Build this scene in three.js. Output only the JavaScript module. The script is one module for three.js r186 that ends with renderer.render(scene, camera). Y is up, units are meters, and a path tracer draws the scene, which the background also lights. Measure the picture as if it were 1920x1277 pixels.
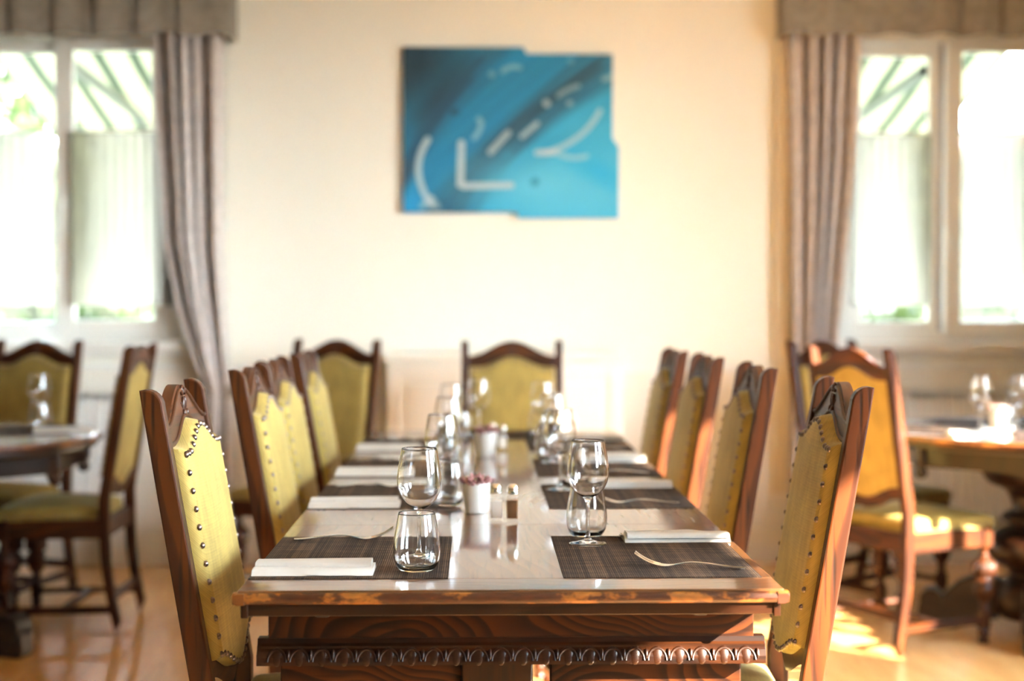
import * as THREE from 'three';
import { RoundedBoxGeometry } from 'three/addons/geometries/RoundedBoxGeometry.js';
import { mergeGeometries, toCreasedNormals } from 'three/addons/utils/BufferGeometryUtils.js';
import { ImprovedNoise } from 'three/addons/math/ImprovedNoise.js';

// ------------------------------------------------------------------ camera, sky, sun, exposure
const scene = new THREE.Scene();
const camera = new THREE.PerspectiveCamera(2 * Math.atan(638.5 / 2740) * 180 / Math.PI, 1920 / 1277, 0.05, 200);
camera.filmGauge = 36;
camera.position.set(0, 1.222, 0);
camera.rotation.order = 'YXZ';
camera.rotation.set(-Math.atan(68.5 / 2740), -Math.atan(62 / 2740), 0);
camera.focus = 2.64;
camera.userData.fStop = 1.85;

const SKY_STRENGTH = 9;
{
  const w = 256, h = 128, a = new Float32Array(w * h * 4);
  for (let j = 0; j < h; j++) {
    const up = ((j + 0.5) / h - 0.5) * Math.PI, t = Math.max(0, Math.sin(up));
    const k = Math.pow(t, 0.5), g = up < 0 ? 0.55 : 1;
    for (let i = 0; i < w; i++) {
      const o = (j * w + i) * 4;
      a[o] = (0.9 - 0.28 * k) * g; a[o + 1] = (1.0 - 0.18 * k) * g; a[o + 2] = (1.0 + 0.02 * k) * g; a[o + 3] = 1;
    }
  }
  const sky = new THREE.DataTexture(a, w, h, THREE.RGBAFormat, THREE.FloatType);
  sky.mapping = THREE.EquirectangularReflectionMapping;
  sky.magFilter = sky.minFilter = THREE.LinearFilter; sky.needsUpdate = true;
  scene.background = sky;
  scene.backgroundIntensity = SKY_STRENGTH;
}
const sun = new THREE.DirectionalLight(new THREE.Color().setRGB(1, 0.88, 0.70), 14);
{
  const dir = new THREE.Vector3(0.75, 0.487, 0.66).normalize();
  sun.position.copy(dir).multiplyScalar(30).add(new THREE.Vector3(0.5, 0, -3));
  sun.target.position.set(0.5, 0, -3);
  sun.castShadow = true; sun.shadow.mapSize.set(2048, 2048);
  Object.assign(sun.shadow.camera, { left: -9, right: 9, top: 9, bottom: -9, near: 1, far: 70 });
  sun.name = 'sun'; sun.target.name = 'sun_target';
  scene.add(sun, sun.target);
}
const renderer = new THREE.WebGLRenderer({ antialias: true });
renderer.toneMapping = THREE.LinearToneMapping;
renderer.toneMappingExposure = 8.4;
renderer.shadowMap.enabled = true;

// ------------------------------------------------------------------ helpers
let seed = 12345;
const rnd = () => { seed = (seed * 1664525 + 1013904223) >>> 0; return seed / 4294967296; };
const rr = (a, b) => a + (b - a) * rnd();
const perlin = new ImprovedNoise();
const N = (x, y, z = 0) => perlin.noise(x, y, z);
const V = (x, y, z) => new THREE.Vector3(x, y, z);
const lerp = THREE.MathUtils.lerp, clamp = THREE.MathUtils.clamp, DEG = Math.PI / 180;
const used = new Map();
function numbered(name) {
  const n = used.get(name) ?? 0; used.set(name, n + 1);
  return n ? `${name}_${String(n).padStart(3, '0')}` : name;
}
function tag(o, label, category, group) {
  o.userData.label = label; o.userData.category = category;
  if (group) o.userData.group = group;
  return o;
}
function thing(name, label, category, [x, y, z] = [0, 0, 0], turn = 0, group) {
  const o = new THREE.Group(); o.name = numbered(name); scene.add(o);
  o.position.set(x, y, z); o.rotation.y = turn;
  return tag(o, label, category, group);
}
function add(name, geo, mat, parent, opt = {}) {
  const g = Array.isArray(geo) ? merge(geo) : geo;
  const m = new THREE.Mesh(g, mat);
  m.name = parent ? name : numbered(name);
  m.castShadow = m.receiveShadow = true;
  if (opt.pos) m.position.set(...opt.pos);
  if (opt.rot) m.rotation.set(...opt.rot);
  if (opt.label) m.userData.label = opt.label;
  if (opt.kind) m.userData.kind = opt.kind;
  (parent ?? scene).add(m);
  if (parent) { const k = parent.children.filter((c) => c !== m && c.name.replace(/_\d{3}$/, '') === name).length; if (k) m.name = `${name}_${String(k).padStart(3, '0')}`; }
  return m;
}
function struct(name, geo, mat, parent) { const m = add(name, geo, mat, parent); if (!parent) m.userData.kind = 'structure'; return m; }
function structGroup(name) { const g = new THREE.Group(); g.name = numbered(name); g.userData.kind = 'structure'; scene.add(g); return g; }
function copy(root, [x, y, z], turn, label, group) {
  const r = root.clone(); r.name = numbered(root.name.replace(/_\d{3}$/, '')); scene.add(r);
  r.position.set(x, y, z); r.rotation.y = turn; r.userData = { ...root.userData, label };
  if (group) r.userData.group = group;
  return r;
}
function merge(list) {
  const ready = list.map((g) => { const n = g.index ? g.toNonIndexed() : g.clone(); for (const k of Object.keys(n.attributes)) if (!['position', 'normal', 'uv'].includes(k)) n.deleteAttribute(k); if (!n.attributes.uv) n.setAttribute('uv', new THREE.BufferAttribute(new Float32Array(n.attributes.position.count * 2), 2)); return n; });
  return mergeGeometries(ready);
}
// uv in metres, the grain along one axis
function grain(geo, axis = 'y', off = null) {
  const g = geo.index ? geo.toNonIndexed() : geo; if (!g.attributes.normal) g.computeVertexNormals();
  const p = g.attributes.position, n = g.attributes.normal, uv = new Float32Array(p.count * 2), ou = off ? off[0] : rnd() * 5, ov = off ? off[1] : rnd() * 5;
  for (let i = 0; i < p.count; i += 3) {
    let nx = 0, ny = 0, nz = 0;
    for (let k = 0; k < 3; k++) { nx += Math.abs(n.getX(i + k)); ny += Math.abs(n.getY(i + k)); nz += Math.abs(n.getZ(i + k)); }
    const dom = nx > ny && nx > nz ? 'x' : ny > nz ? 'y' : 'z';
    for (let k = 0; k < 3; k++) {
      const c = { x: p.getX(i + k), y: p.getY(i + k), z: p.getZ(i + k) };
      let u, v;
      if (dom === axis) { const r = ['x', 'y', 'z'].filter((q) => q !== axis); u = c[r[0]] * 0.3; v = c[r[1]]; }
      else { u = c[axis]; v = c[['x', 'y', 'z'].find((q) => q !== axis && q !== dom)]; }
      uv[(i + k) * 2] = u + ou; uv[(i + k) * 2 + 1] = v + ov;
    }
  }
  g.setAttribute('uv', new THREE.BufferAttribute(uv, 2));
  return g;
}
function box(x0, x1, y0, y1, z0, z1, r = 0.003, axis = null, seg = 1) {
  const w = Math.abs(x1 - x0), h = Math.abs(y1 - y0), d = Math.abs(z1 - z0);
  const g = r > 0 ? new RoundedBoxGeometry(w, h, d, seg, Math.min(r, w / 2.1, h / 2.1, d / 2.1)) : new THREE.BoxGeometry(w, h, d);
  g.translate((x0 + x1) / 2, (y0 + y1) / 2, (z0 + z1) / 2);
  return axis ? grain(g, axis) : g;
}
function outward(g) { // glass needs its faces turned outward
  const n = g.index ? g.toNonIndexed() : g, p = n.attributes.position, a = V(0, 0, 0), b = V(0, 0, 0), c = V(0, 0, 0); let vol = 0;
  for (let i = 0; i < p.count; i += 3) { a.fromBufferAttribute(p, i); b.fromBufferAttribute(p, i + 1); c.fromBufferAttribute(p, i + 2); vol += a.dot(b.cross(c)); }
  if (vol >= 0) return g;
  for (const at of Object.values(n.attributes)) { const k = at.itemSize, r = at.array; for (let i = 0; i < p.count; i += 3) for (let q = 0; q < k; q++) { const t = r[(i + 1) * k + q]; r[(i + 1) * k + q] = r[(i + 2) * k + q]; r[(i + 2) * k + q] = t; } }
  const m = n.attributes.normal; for (let i = 0; i < m.array.length; i++) m.array[i] *= -1;
  return n;
}
function frame(x0, x1, y0, y1, z0, z1, sw, sh = sw, r = 0.005) { // two stiles, two rails between them
  return [box(x0, x0 + sw, y0, y1, z0, z1, r), box(x1 - sw, x1, y0, y1, z0, z1, r), box(x0 + sw, x1 - sw, y0, y0 + sh, z0, z1 - 0.0006, r), box(x0 + sw, x1 - sw, y1 - sh, y1, z0, z1 - 0.0006, r)];
}
function lathe(pts, seg = 32) { return new THREE.LatheGeometry(pts.map(([r, y]) => new THREE.Vector2(Math.max(r, 0), y)), seg); }
function smooth(pts, n = 60) { // smooth curve through [r, y] points
  const c = new THREE.CatmullRomCurve3(pts.map(([r, y]) => V(r, y, 0)), false, 'centripetal');
  return c.getPoints(n).map((p) => [p.x, p.y]);
}
function tube(points, r, seg = 24, rad = 6, closed = false) { return new THREE.TubeGeometry(new THREE.CatmullRomCurve3(points, closed, 'centripetal'), seg, r, rad, closed); }
function extrude(shapePts, depth, bevel = 0.003, seg = 1) {
  const s = new THREE.Shape(shapePts.map(([x, y]) => new THREE.Vector2(x, y)));
  return new THREE.ExtrudeGeometry(s, { depth: depth - 2 * bevel, bevelEnabled: bevel > 0, bevelThickness: bevel, bevelSize: bevel, bevelOffset: -bevel, bevelSegments: seg, curveSegments: 8 }).translate(0, 0, bevel);
}
const S = (q) => (Math.abs(q) < 1 ? 0.5 + 0.5 * Math.cos(Math.PI * q) : 0);
// a solid sheet over a grid: f(u, v) front point, b(u, v) back point
function sheet(nu, nv, f, b) {
  const pos = [], idx = [], uv = [], n = (nu + 1) * (nv + 1);
  for (const fn of [f, b]) for (let j = 0; j <= nv; j++) for (let i = 0; i <= nu; i++) { const p = fn(i / nu, j / nv); pos.push(p.x, p.y, p.z); uv.push(p.u ?? i / nu, p.v ?? j / nv); }
  const at = (i, j) => j * (nu + 1) + i;
  for (let j = 0; j < nv; j++) for (let i = 0; i < nu; i++) {
    const a = at(i, j), c = at(i + 1, j), d = at(i, j + 1), e = at(i + 1, j + 1);
    idx.push(a, c, e, a, e, d, n + a, n + e, n + c, n + a, n + d, n + e);
  }
  const edge = (a, c) => idx.push(a, n + a, n + c, a, n + c, c);
  for (let i = 0; i < nu; i++) { edge(at(i, 0), at(i + 1, 0)); edge(at(i + 1, nv), at(i, nv)); }
  for (let j = 0; j < nv; j++) { edge(at(nu, j), at(nu, j + 1)); edge(at(0, j + 1), at(0, j)); }
  const g = new THREE.BufferGeometry();
  g.setAttribute('position', new THREE.Float32BufferAttribute(pos, 3)); g.setAttribute('uv', new THREE.Float32BufferAttribute(uv, 2)); g.setIndex(idx);
  return toCreasedNormals(g, 0.9);
}

// ------------------------------------------------------------------ textures
function tex(w, h, fn, srgb = true, rx = 1, ry = 1) {
  const a = new Uint8Array(w * h * 4);
  for (let j = 0; j < h; j++) for (let i = 0; i < w; i++) {
    const c = fn(i / w, j / h), o = (j * w + i) * 4;
    if (typeof c === 'number') a[o] = a[o + 1] = a[o + 2] = clamp(c, 0, 1) * 255;
    else { a[o] = clamp(c[0], 0, 255); a[o + 1] = clamp(c[1], 0, 255); a[o + 2] = clamp(c[2], 0, 255); }
    a[o + 3] = 255;
  }
  const t = new THREE.DataTexture(a, w, h, THREE.RGBAFormat);
  t.wrapS = t.wrapT = THREE.RepeatWrapping; t.magFilter = THREE.LinearFilter; t.minFilter = THREE.LinearMipmapLinearFilter; t.generateMipmaps = true;
  if (srgb) t.colorSpace = THREE.SRGBColorSpace;
  t.repeat.set(rx, ry); t.needsUpdate = true;
  return t;
}
const mix3 = (a, b, t) => [lerp(a[0], b[0], t), lerp(a[1], b[1], t), lerp(a[2], b[2], t)];
// wood: u along the grain, v across; the figure widens and narrows, pores run along it
function woodValue(u, v, { rings = 22, bend = 2.2, long = 1.4, pore = 150 }) {
  const w = N(u * long, v * 3, 3.1) * bend + N(u * long * 3, v * 9, 7.7) * bend * 0.22;
  let g = (v * rings + w * 2) % 1; if (g < 0) g += 1;
  const ring = Math.pow(g, 1.6) * (1 - Math.pow(g, 14));
  const pores = clamp(N(u * 9, v * pore, 1.3) * 1.6 - 0.35, 0, 1), blotch = N(u * 2.3, v * 4.1, 9.4);
  return { ring, pores, blotch };
}
function woodTex(dark, light, o, w = 1024, h = 512) {
  return tex(w, h, (u, v) => {
    const q = woodValue(u, v * 0.5, o);
    const c = mix3(light, dark, clamp(0.12 + q.ring * (o.contrast ?? 0.7) + q.blotch * 0.35, 0, 1));
    return c.map((x) => x * (1 - q.pores * (o.poreDark ?? 0.5)));
  }, true, 1, 2);
}
function woodBump(o, w = 1024, h = 512) { return tex(w, h, (u, v) => { const q = woodValue(u, v * 0.5, o); return 0.8 - q.pores * 0.7 - q.ring * 0.12; }, false, 1, 2); }
const chairWoodO = { rings: 20, bend: 1.5, long: 1.2, pore: 130, contrast: 0.85, poreDark: 0.65 };
const apronO = { rings: 34, bend: 5.0, long: 2.6, pore: 110, contrast: 0.95, poreDark: 0.45 };
const topO = { rings: 40, bend: 2.6, long: 1.6, pore: 150, contrast: 0.75, poreDark: 0.5 };
const T = {
  chairWood: woodTex([62, 28, 11], [142, 82, 32], chairWoodO), chairBump: woodBump(chairWoodO),
  apron: woodTex([34, 15, 7], [150, 82, 36], apronO), apronBump: woodBump(apronO),
  top: woodTex([88, 56, 36], [128, 88, 58], topO), topBump: woodBump(topO),
  floor: woodTex([230, 158, 88], [253, 198, 128], { rings: 14, bend: 1.4, long: 0.8, pore: 120, contrast: 0.45, poreDark: 0.16 }),
  worn: tex(1024, 128, (u, v) => {
    const n = N(u * 14, v * 3, 2.2) + 0.6 * N(u * 50, v * 9, 4) + 0.25 * N(u * 160, v * 20, 8);
    const t = clamp((n + 0.12) * 3.2, 0, 1);
    return mix3([92, 44, 17], [198, 124, 48], t).map((x) => x * (0.9 + 0.2 * N(u * 60, v * 12, 5)));
  }, true, 1, 1),
  mat: tex(1024, 1024, (u, v) => {
    const warp = N(u * 46, 0.5, 1) * 0.5 + N(u * 13, 0.5, 4) * 0.6 + N(u * 170, 0.5, 6) * 0.5, cross = N(v * 120, 2.5, 3) * 0.5;
    const cell = (Math.sin(u * Math.PI * 2 * 120) * 0.5 + 0.5) * 0.5 + (Math.sin(v * Math.PI * 2 * 150 + (Math.floor(u * 120) % 2) * Math.PI) * 0.5 + 0.5) * 0.5;
    const fl = clamp(N(u * 30, v * 300, 9) * 0.8, 0, 1);
    const t = clamp(0.34 + warp * 0.55 + cross * 0.35 + (cell - 0.5) * 0.9 + fl * 0.5 + N(v * 34, u * 5, 12) * 0.28, 0, 1);
    return mix3([30, 22, 19], [124, 102, 84], t);
  }, true, 1 / 0.45, 1 / 0.45),
  matBump: tex(1024, 1024, (u, v) => (Math.sin(u * Math.PI * 2 * 120) * 0.25 + Math.sin(v * Math.PI * 2 * 150 + (Math.floor(u * 120) % 2) * Math.PI) * 0.25 + 0.5), false, 1 / 0.45, 1 / 0.45),
  velvet: tex(512, 512, (u, v) => { const n = 0.78 + 0.1 * N(u * 6, v * 6, 2) + 0.07 * N(u * 24, v * 5, 4) + 0.05 * N(u * 10, v * 90, 6) + 0.02 * Math.sin(v * Math.PI * 2 * 90); return [198 * n, 169 * n, 86 * n]; }, true, 1 / 0.4, 1 / 0.4),
  velvetBump: tex(512, 512, (u, v) => 0.5 + 0.14 * Math.sin(v * Math.PI * 2 * 110 + N(u * 20, v * 20) * 2) + 0.2 * N(u * 60, v * 60), false, 1 / 0.4, 1 / 0.4),
  cloth: tex(512, 512, (u, v) => { const n = 1 + 0.1 * N(u * 12, v * 12, 2) + 0.1 * N(u * 90, v * 90, 5) + 0.04 * Math.sin(u * 800) * Math.sin(v * 800); return [190 * n, 178 * n, 168 * n]; }, true, 2, 2),
  awning: tex(512, 16, (u) => { const q = (u * 4) % 1; return q < 0.30 ? [86, 94, 80] : [150, 148, 128]; }, true, 1 / 0.74, 1),
  plaster: tex(512, 512, (u, v) => 0.5 + 0.2 * N(u * 20, v * 20, 1) + 0.2 * N(u * 60, v * 60, 2), false, 1, 1),
};

// ------------------------------------------------------------------ materials
const std = (o) => new THREE.MeshStandardMaterial(o), phys = (o) => new THREE.MeshPhysicalMaterial(o);
const lin = (r, g, b) => new THREE.Color().setRGB(r, g, b);
const M = {
  wall: std({ color: lin(0.84, 0.81, 0.71), roughness: 0.9, bumpMap: T.plaster, bumpScale: 0.0004 }),
  dado: std({ color: lin(0.80, 0.755, 0.67), roughness: 0.6 }),
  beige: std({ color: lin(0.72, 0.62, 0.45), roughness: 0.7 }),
  ceiling: std({ color: lin(0.86, 0.84, 0.80), roughness: 0.95 }),
  white: std({ color: lin(0.80, 0.79, 0.745), roughness: 0.4 }),
  radiator: std({ color: lin(0.8, 0.79, 0.76), roughness: 0.35 }),
  cabinet: std({ color: lin(0.86, 0.83, 0.74), roughness: 0.5 }),
  glassPane: phys({ color: 0xffffff, transmission: 1, thickness: 0, roughness: 0, ior: 1.5 }),
  wood: phys({ map: T.chairWood, bumpMap: T.chairBump, bumpScale: 0.0005, color: lin(0.3, 0.24, 0.155), roughness: 0.5, specularIntensity: 0.4, clearcoat: 0.4, clearcoatRoughness: 0.16 }),
  woodOld: phys({ map: T.chairWood, color: lin(0.08, 0.07, 0.06), roughness: 0.34 }),
  apron: phys({ map: T.apron, bumpMap: T.apronBump, bumpScale: 0.0005, color: lin(0.2, 0.175, 0.135), roughness: 0.42, specularIntensity: 0.4 }),
  carved: phys({ map: T.chairWood, color: lin(0.1, 0.08, 0.06), roughness: 0.33, specularIntensity: 0.7 }),
  top: phys({ map: T.top, bumpMap: T.topBump, bumpScale: 0.0007, color: lin(0.62, 0.53, 0.38), roughness: 0.35, clearcoat: 1, clearcoatRoughness: 0.07 }),
  worn: phys({ map: T.worn, color: lin(0.5, 0.47, 0.4), roughness: 0.4 }),
  batten: std({ color: lin(0.36, 0.16, 0.06), roughness: 0.5 }),
  floors: [1, 0.93, 1.06, 0.98].map((k) => phys({ map: T.floor, color: lin(k, k * 0.985, k * 0.96), roughness: 0.35, clearcoat: 1, clearcoatRoughness: 0.09 })),
  subfloor: std({ color: lin(0.12, 0.06, 0.03), roughness: 0.9 }),
  velvet: phys({ map: T.velvet, bumpMap: T.velvetBump, bumpScale: 0.0003, roughness: 0.85, sheen: 0.9, sheenRoughness: 0.5, sheenColor: lin(0.92, 0.88, 0.66) }),
  gimp: std({ color: lin(0.5, 0.33, 0.07), roughness: 0.6 }),
  nail: std({ color: lin(0.2, 0.155, 0.13), metalness: 1, roughness: 0.3 }),
  iron: std({ color: lin(0.03, 0.028, 0.026), metalness: 0.6, roughness: 0.5 }),
  steel: std({ color: lin(0.9, 0.9, 0.9), metalness: 1, roughness: 0.17 }),
  mat: phys({ map: T.mat, color: lin(0.7, 0.64, 0.56), bumpMap: T.matBump, bumpScale: 0.0006, roughness: 0.8, specularIntensity: 0.3 }),
  napkin: std({ color: lin(0.5, 0.485, 0.45), roughness: 0.85 }),
  glass: phys({ color: 0xffffff, transmission: 1, thickness: 0.01, roughness: 0, ior: 1.5 }),
  pot: std({ color: lin(0.7, 0.68, 0.64), roughness: 0.35 }),
  soil: std({ color: lin(0.05, 0.03, 0.02), roughness: 1 }),
  leafRed: std({ color: lin(0.15, 0.05, 0.045), roughness: 0.5 }),
  leafPink: std({ color: lin(0.42, 0.21, 0.2), roughness: 0.5 }),
  leafGreen: std({ color: lin(0.22, 0.22, 0.1), roughness: 0.5 }),
  salt: std({ color: lin(0.93, 0.9, 0.84), roughness: 0.9 }),
  pepper: std({ color: lin(0.19, 0.085, 0.03), roughness: 0.95 }),
  chrome: std({ color: lin(0.85, 0.82, 0.74), metalness: 1, roughness: 0.15 }),
  curtain: std({ map: T.cloth, color: lin(1.15, 1.2, 1.3), roughness: 0.9, side: THREE.DoubleSide }),
  pelmet: std({ map: T.cloth, color: lin(0.52, 0.54, 0.5), roughness: 0.95 }),
  sheer: phys({ color: lin(0.58, 0.55, 0.5), transmission: 0.95, thickness: 0, roughness: 0.7, ior: 1.05, side: THREE.DoubleSide }),
  awning: phys({ map: T.awning, transmission: 0.5, thickness: 0, roughness: 1, ior: 1.05, side: THREE.DoubleSide }),
  awningArm: std({ color: lin(0.16, 0.165, 0.14), roughness: 0.4 }),
  outWall: std({ color: lin(0.75, 0.72, 0.66), roughness: 0.9 }),
  lawn: std({ color: lin(0.028, 0.032, 0.02), roughness: 1 }),
  foliage: phys({ color: lin(0.03, 0.048, 0.012), roughness: 0.9, transmission: 0.35, thickness: 0, ior: 1.2, side: THREE.DoubleSide }),
  foliage2: phys({ color: lin(0.045, 0.06, 0.015), roughness: 0.9, transmission: 0.35, thickness: 0, ior: 1.2, side: THREE.DoubleSide }),
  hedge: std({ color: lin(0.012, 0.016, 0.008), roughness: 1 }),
  hedgeLeaf: std({ color: lin(0.042, 0.05, 0.024), roughness: 0.9, side: THREE.DoubleSide }),
  bark: std({ color: lin(0.12, 0.08, 0.05), roughness: 1 }),
  house: std({ color: lin(0.12, 0.09, 0.08), roughness: 0.9 }),
  roofTile: std({ color: lin(0.12, 0.05, 0.04), roughness: 0.9 }),
  stripe: std({ color: lin(0.3, 0.3, 0.32), roughness: 0.5 }),
};

// ------------------------------------------------------------------ the room
const XL = -4.3, XR = 3.15, ZB = -6.86, ZR = 7.5, H = 3.0, TH = 0.25;
// floor: planks
{
  const floor = structGroup('floor');
  add('subfloor', box(XL - 0.1, XR + 0.1, -0.12, -0.02, ZB - 0.1, ZR + 0.1, 0), M.subfloor, floor);
  const pw = 0.2, geos = [];
  let k = 0;
  for (let x = XL; x < XR; x += pw) {
    let z = ZB, first = true;
    while (z < ZR) {
      const len = z > 0.5 ? 8 : first ? rr(0.7, 2.0) : 2.0, z1 = Math.min(z + len, ZR), x1 = Math.min(x + pw, XR);
      const top = rr(-0.0006, 0);
      const g = grain(new THREE.BoxGeometry(x1 - x - 0.0012, 0.02, z1 - z - 0.0012).translate((x + x1) / 2, top - 0.01, (z + z1) / 2), 'z');
      add('floor_plank', g, M.floors[k++ % 4], floor); z = z1; first = false;
    }
  }
}
function wallWithHoles(name, w, h, holes, mat, place) {
  const s = new THREE.Shape([[0, 0], [w, 0], [w, h], [0, h]].map(([x, y]) => new THREE.Vector2(x, y)));
  for (const [a, b, c, d] of holes) s.holes.push(new THREE.Path([[a, c], [a, d], [b, d], [b, c]].map(([x, y]) => new THREE.Vector2(x, y))));
  const g = new THREE.ExtrudeGeometry(s, { depth: TH, bevelEnabled: false });
  g.applyMatrix4(place);
  return struct(name, g, mat);
}
const WIN = [{ x0: -2.46, x1: -1.40, y0: 1.047, y1: 2.5 }, { x0: 1.70, x1: 2.70, y0: 1.047, y1: 2.5 }];
wallWithHoles('wall_back', XR - XL + 2 * TH, H, WIN.map((w) => [w.x0 - XL + TH, w.x1 - XL + TH, w.y0, w.y1]), M.wall, new THREE.Matrix4().makeTranslation(XL - TH, 0, ZB - TH));
const sideHoles = [[-4.2, -3.25], [-2.8, -1.4], [-0.8, 0.55]];
// wall_right: shape x runs along z
wallWithHoles('wall_right', ZR - ZB, H, sideHoles.map(([a, b]) => [a - ZB, b - ZB, 1.1, 2.66]), M.wall, new THREE.Matrix4().set(0, 0, 1, XR, 0, 1, 0, 0, 1, 0, 0, ZB, 0, 0, 0, 1));
wallWithHoles('wall_left', ZR - ZB, H, [], M.wall, new THREE.Matrix4().set(0, 0, 1, XL - TH, 0, 1, 0, 0, 1, 0, 0, ZB, 0, 0, 0, 1));
const rearHoles = [];
wallWithHoles('wall_rear', XR - XL + 2 * TH, H, rearHoles.map(([a, b]) => [a - XL + TH, b - XL + TH, 0.3, 2.5]), M.wall, new THREE.Matrix4().makeTranslation(XL - TH, 0, ZR));
struct('ceiling', box(XL - TH, XR + TH, H, H + 0.2, ZB - TH, ZR + TH, 0), M.ceiling);
// dado below, rail, baseboard on the back wall
struct('trim_1', [box(XL, -1.02, 0.915, 0.945, ZB, ZB + 0.022, 0.004), box(-1.02, -0.43, 0.915, 0.945, ZB, ZB + 0.022, 0.004), box(0.67, 1.36, 0.90, 0.935, ZB, ZB + 0.022, 0.004), box(1.36, XR, 0.915, 0.945, ZB, ZB + 0.022, 0.004)], M.white);
{
  const dado = structGroup('trim_2');
  for (let x = XL; x < XR - 0.01; x += 0.118) if (!(x > -0.5 && x < 0.6)) add('board', box(x + 0.001, Math.min(x + 0.117, XR), 0.18, 0.915, ZB, ZB + 0.012, 0.003), M.dado, dado);
}
struct('baseboard_back', [box(XL, XR, 0, 0.165, ZB, ZB + 0.022, 0.004), box(XL, XR, 0.165, 0.185, ZB, ZB + 0.016, 0.006)], M.dado);
struct('baseboard_right', box(XR - 0.02, XR, 0, 0.18, ZB, ZR, 0.004), M.dado);
struct('baseboard_left', box(XL, XL + 0.02, 0, 0.18, ZB, ZR, 0.004), M.dado);
struct('shade_band_3', box(1.385, 1.452, 0.335, H, ZB, ZB + 0.05, 0.006), M.beige);   // added ochre board, standing in for a shadow band beside the curtain

// windows in the back wall: an outer frame, two sashes, sill
function windowUnit(w, ajar) {
  const g = structGroup('window_1'.replace('1', String(ajar ? 2 : 1)));
  const zf = ZB - 0.01, t = 0.045, mid = (w.x0 + w.x1) / 2;
  add('window_frame', frame(w.x0, w.x1, w.y0, w.y1, zf - 0.09, zf, t), M.white, g);
  add('window_sill', [box(w.x0 - 0.14, w.x1 + 0.14, w.y0 - 0.045, w.y0, ZB - 0.06, ZB + 0.07, 0.008), box(w.x0 - 0.11, w.x1 + 0.11, w.y0 - 0.075, w.y0 - 0.045, ZB, ZB + 0.03, 0.005)], M.white, g);
  const sash = (x0, x1, y0, y1, z, sw, turn, hinge) => {
    const s = new THREE.Group(); s.name = g.children.some((c) => c.name === 'sash') ? 'sash_001' : 'sash'; g.add(s);
    s.position.set(hinge, 0, z); s.rotation.y = turn;
    const a = x0 - hinge, b = x1 - hinge;
    add('sash_frame', frame(a, b, y0, y1, -0.045, 0, sw, sw * 0.9, 0.006), M.white, s);
    add('pane', box(a + sw - 0.004, b - sw + 0.004, y0 + sw * 0.9 - 0.004, y1 - sw * 0.9 + 0.004, -0.028, -0.0275, 0), M.glassPane, s);
    return s;
  };
  if (!ajar) {
    sash(w.x0 + t, mid + 0.012, w.y0 + t - 0.01, w.y1 - t - 0.005, zf - 0.035, 0.062, 0, w.x0 + t);
    const s = sash(mid - 0.04, w.x1 - t + 0.01, w.y0 + t - 0.02, w.y1 - t + 0.02, zf + 0.012, 0.085, 0, w.x1 - t);
    add('handle', [box(-0.50, -0.478, 1.66, 1.72, 0, 0.012, 0.004), box(-0.495, -0.483, 1.56, 1.69, 0.03, 0.042, 0.004), box(-0.495, -0.483, 1.68, 1.695, 0.005, 0.04, 0.003)], M.white, s);
  } else {
    sash(w.x0 + t, mid - 0.0, w.y0 + t - 0.01, w.y1 - t - 0.005, zf - 0.035, 0.064, 0, w.x0 + t);
    add('sash_stop', box(mid - 0.02, mid + 0.008, w.y0 + t, w.y1 - t, zf - 0.085, zf - 0.02, 0.003), M.stripe, g);
    const s = sash(mid - 0.004, w.x1 - t + 0.01, w.y0 + t - 0.02, w.y1 - t + 0.02, zf + 0.012, 0.078, 2 * DEG, w.x1 - t);
    add('handle', [box(-0.448, -0.425, 1.52, 1.58, 0, 0.012, 0.004), box(-0.442, -0.43, 1.43, 1.55, 0.03, 0.042, 0.004)], M.white, s);
  }
}
windowUnit(WIN[0], false); windowUnit(WIN[1], true);
// windows of the walls behind and beside the viewer
function plainWindow(n, axis, a, b, y0, y1, at) {
  const g = structGroup('window_' + n), t = 0.055, k = (p, q, r, s) => (axis === 'z' ? box(at, at + 0.06, r, s, p, q, 0.004) : box(p, q, r, s, at, at + 0.06, 0.004));
  add('window_frame', [k(a, a + t, y0, y1), k(b - t, b, y0, y1), k(a, b, y0, y0 + t), k(a, b, y1 - t, y1), k((a + b) / 2 - 0.02, (a + b) / 2 + 0.02, y0, y1)], M.white, g);
  const p = axis === 'z' ? box(at + 0.03, at + 0.031, y0 + t, y1 - t, a + t, b - t, 0) : box(a + t, b - t, y0 + t, y1 - t, at + 0.03, at + 0.031, 0);
  add('pane', p, M.glassPane, g);
}
sideHoles.forEach(([a, b], i) => plainWindow(3 + i, 'z', a, b, 1.1, 2.66, XR + 0.1));
rearHoles.forEach(([a, b], i) => plainWindow(7 + i, 'x', a, b, 0.3, 2.5, ZR + 0.1));

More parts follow.
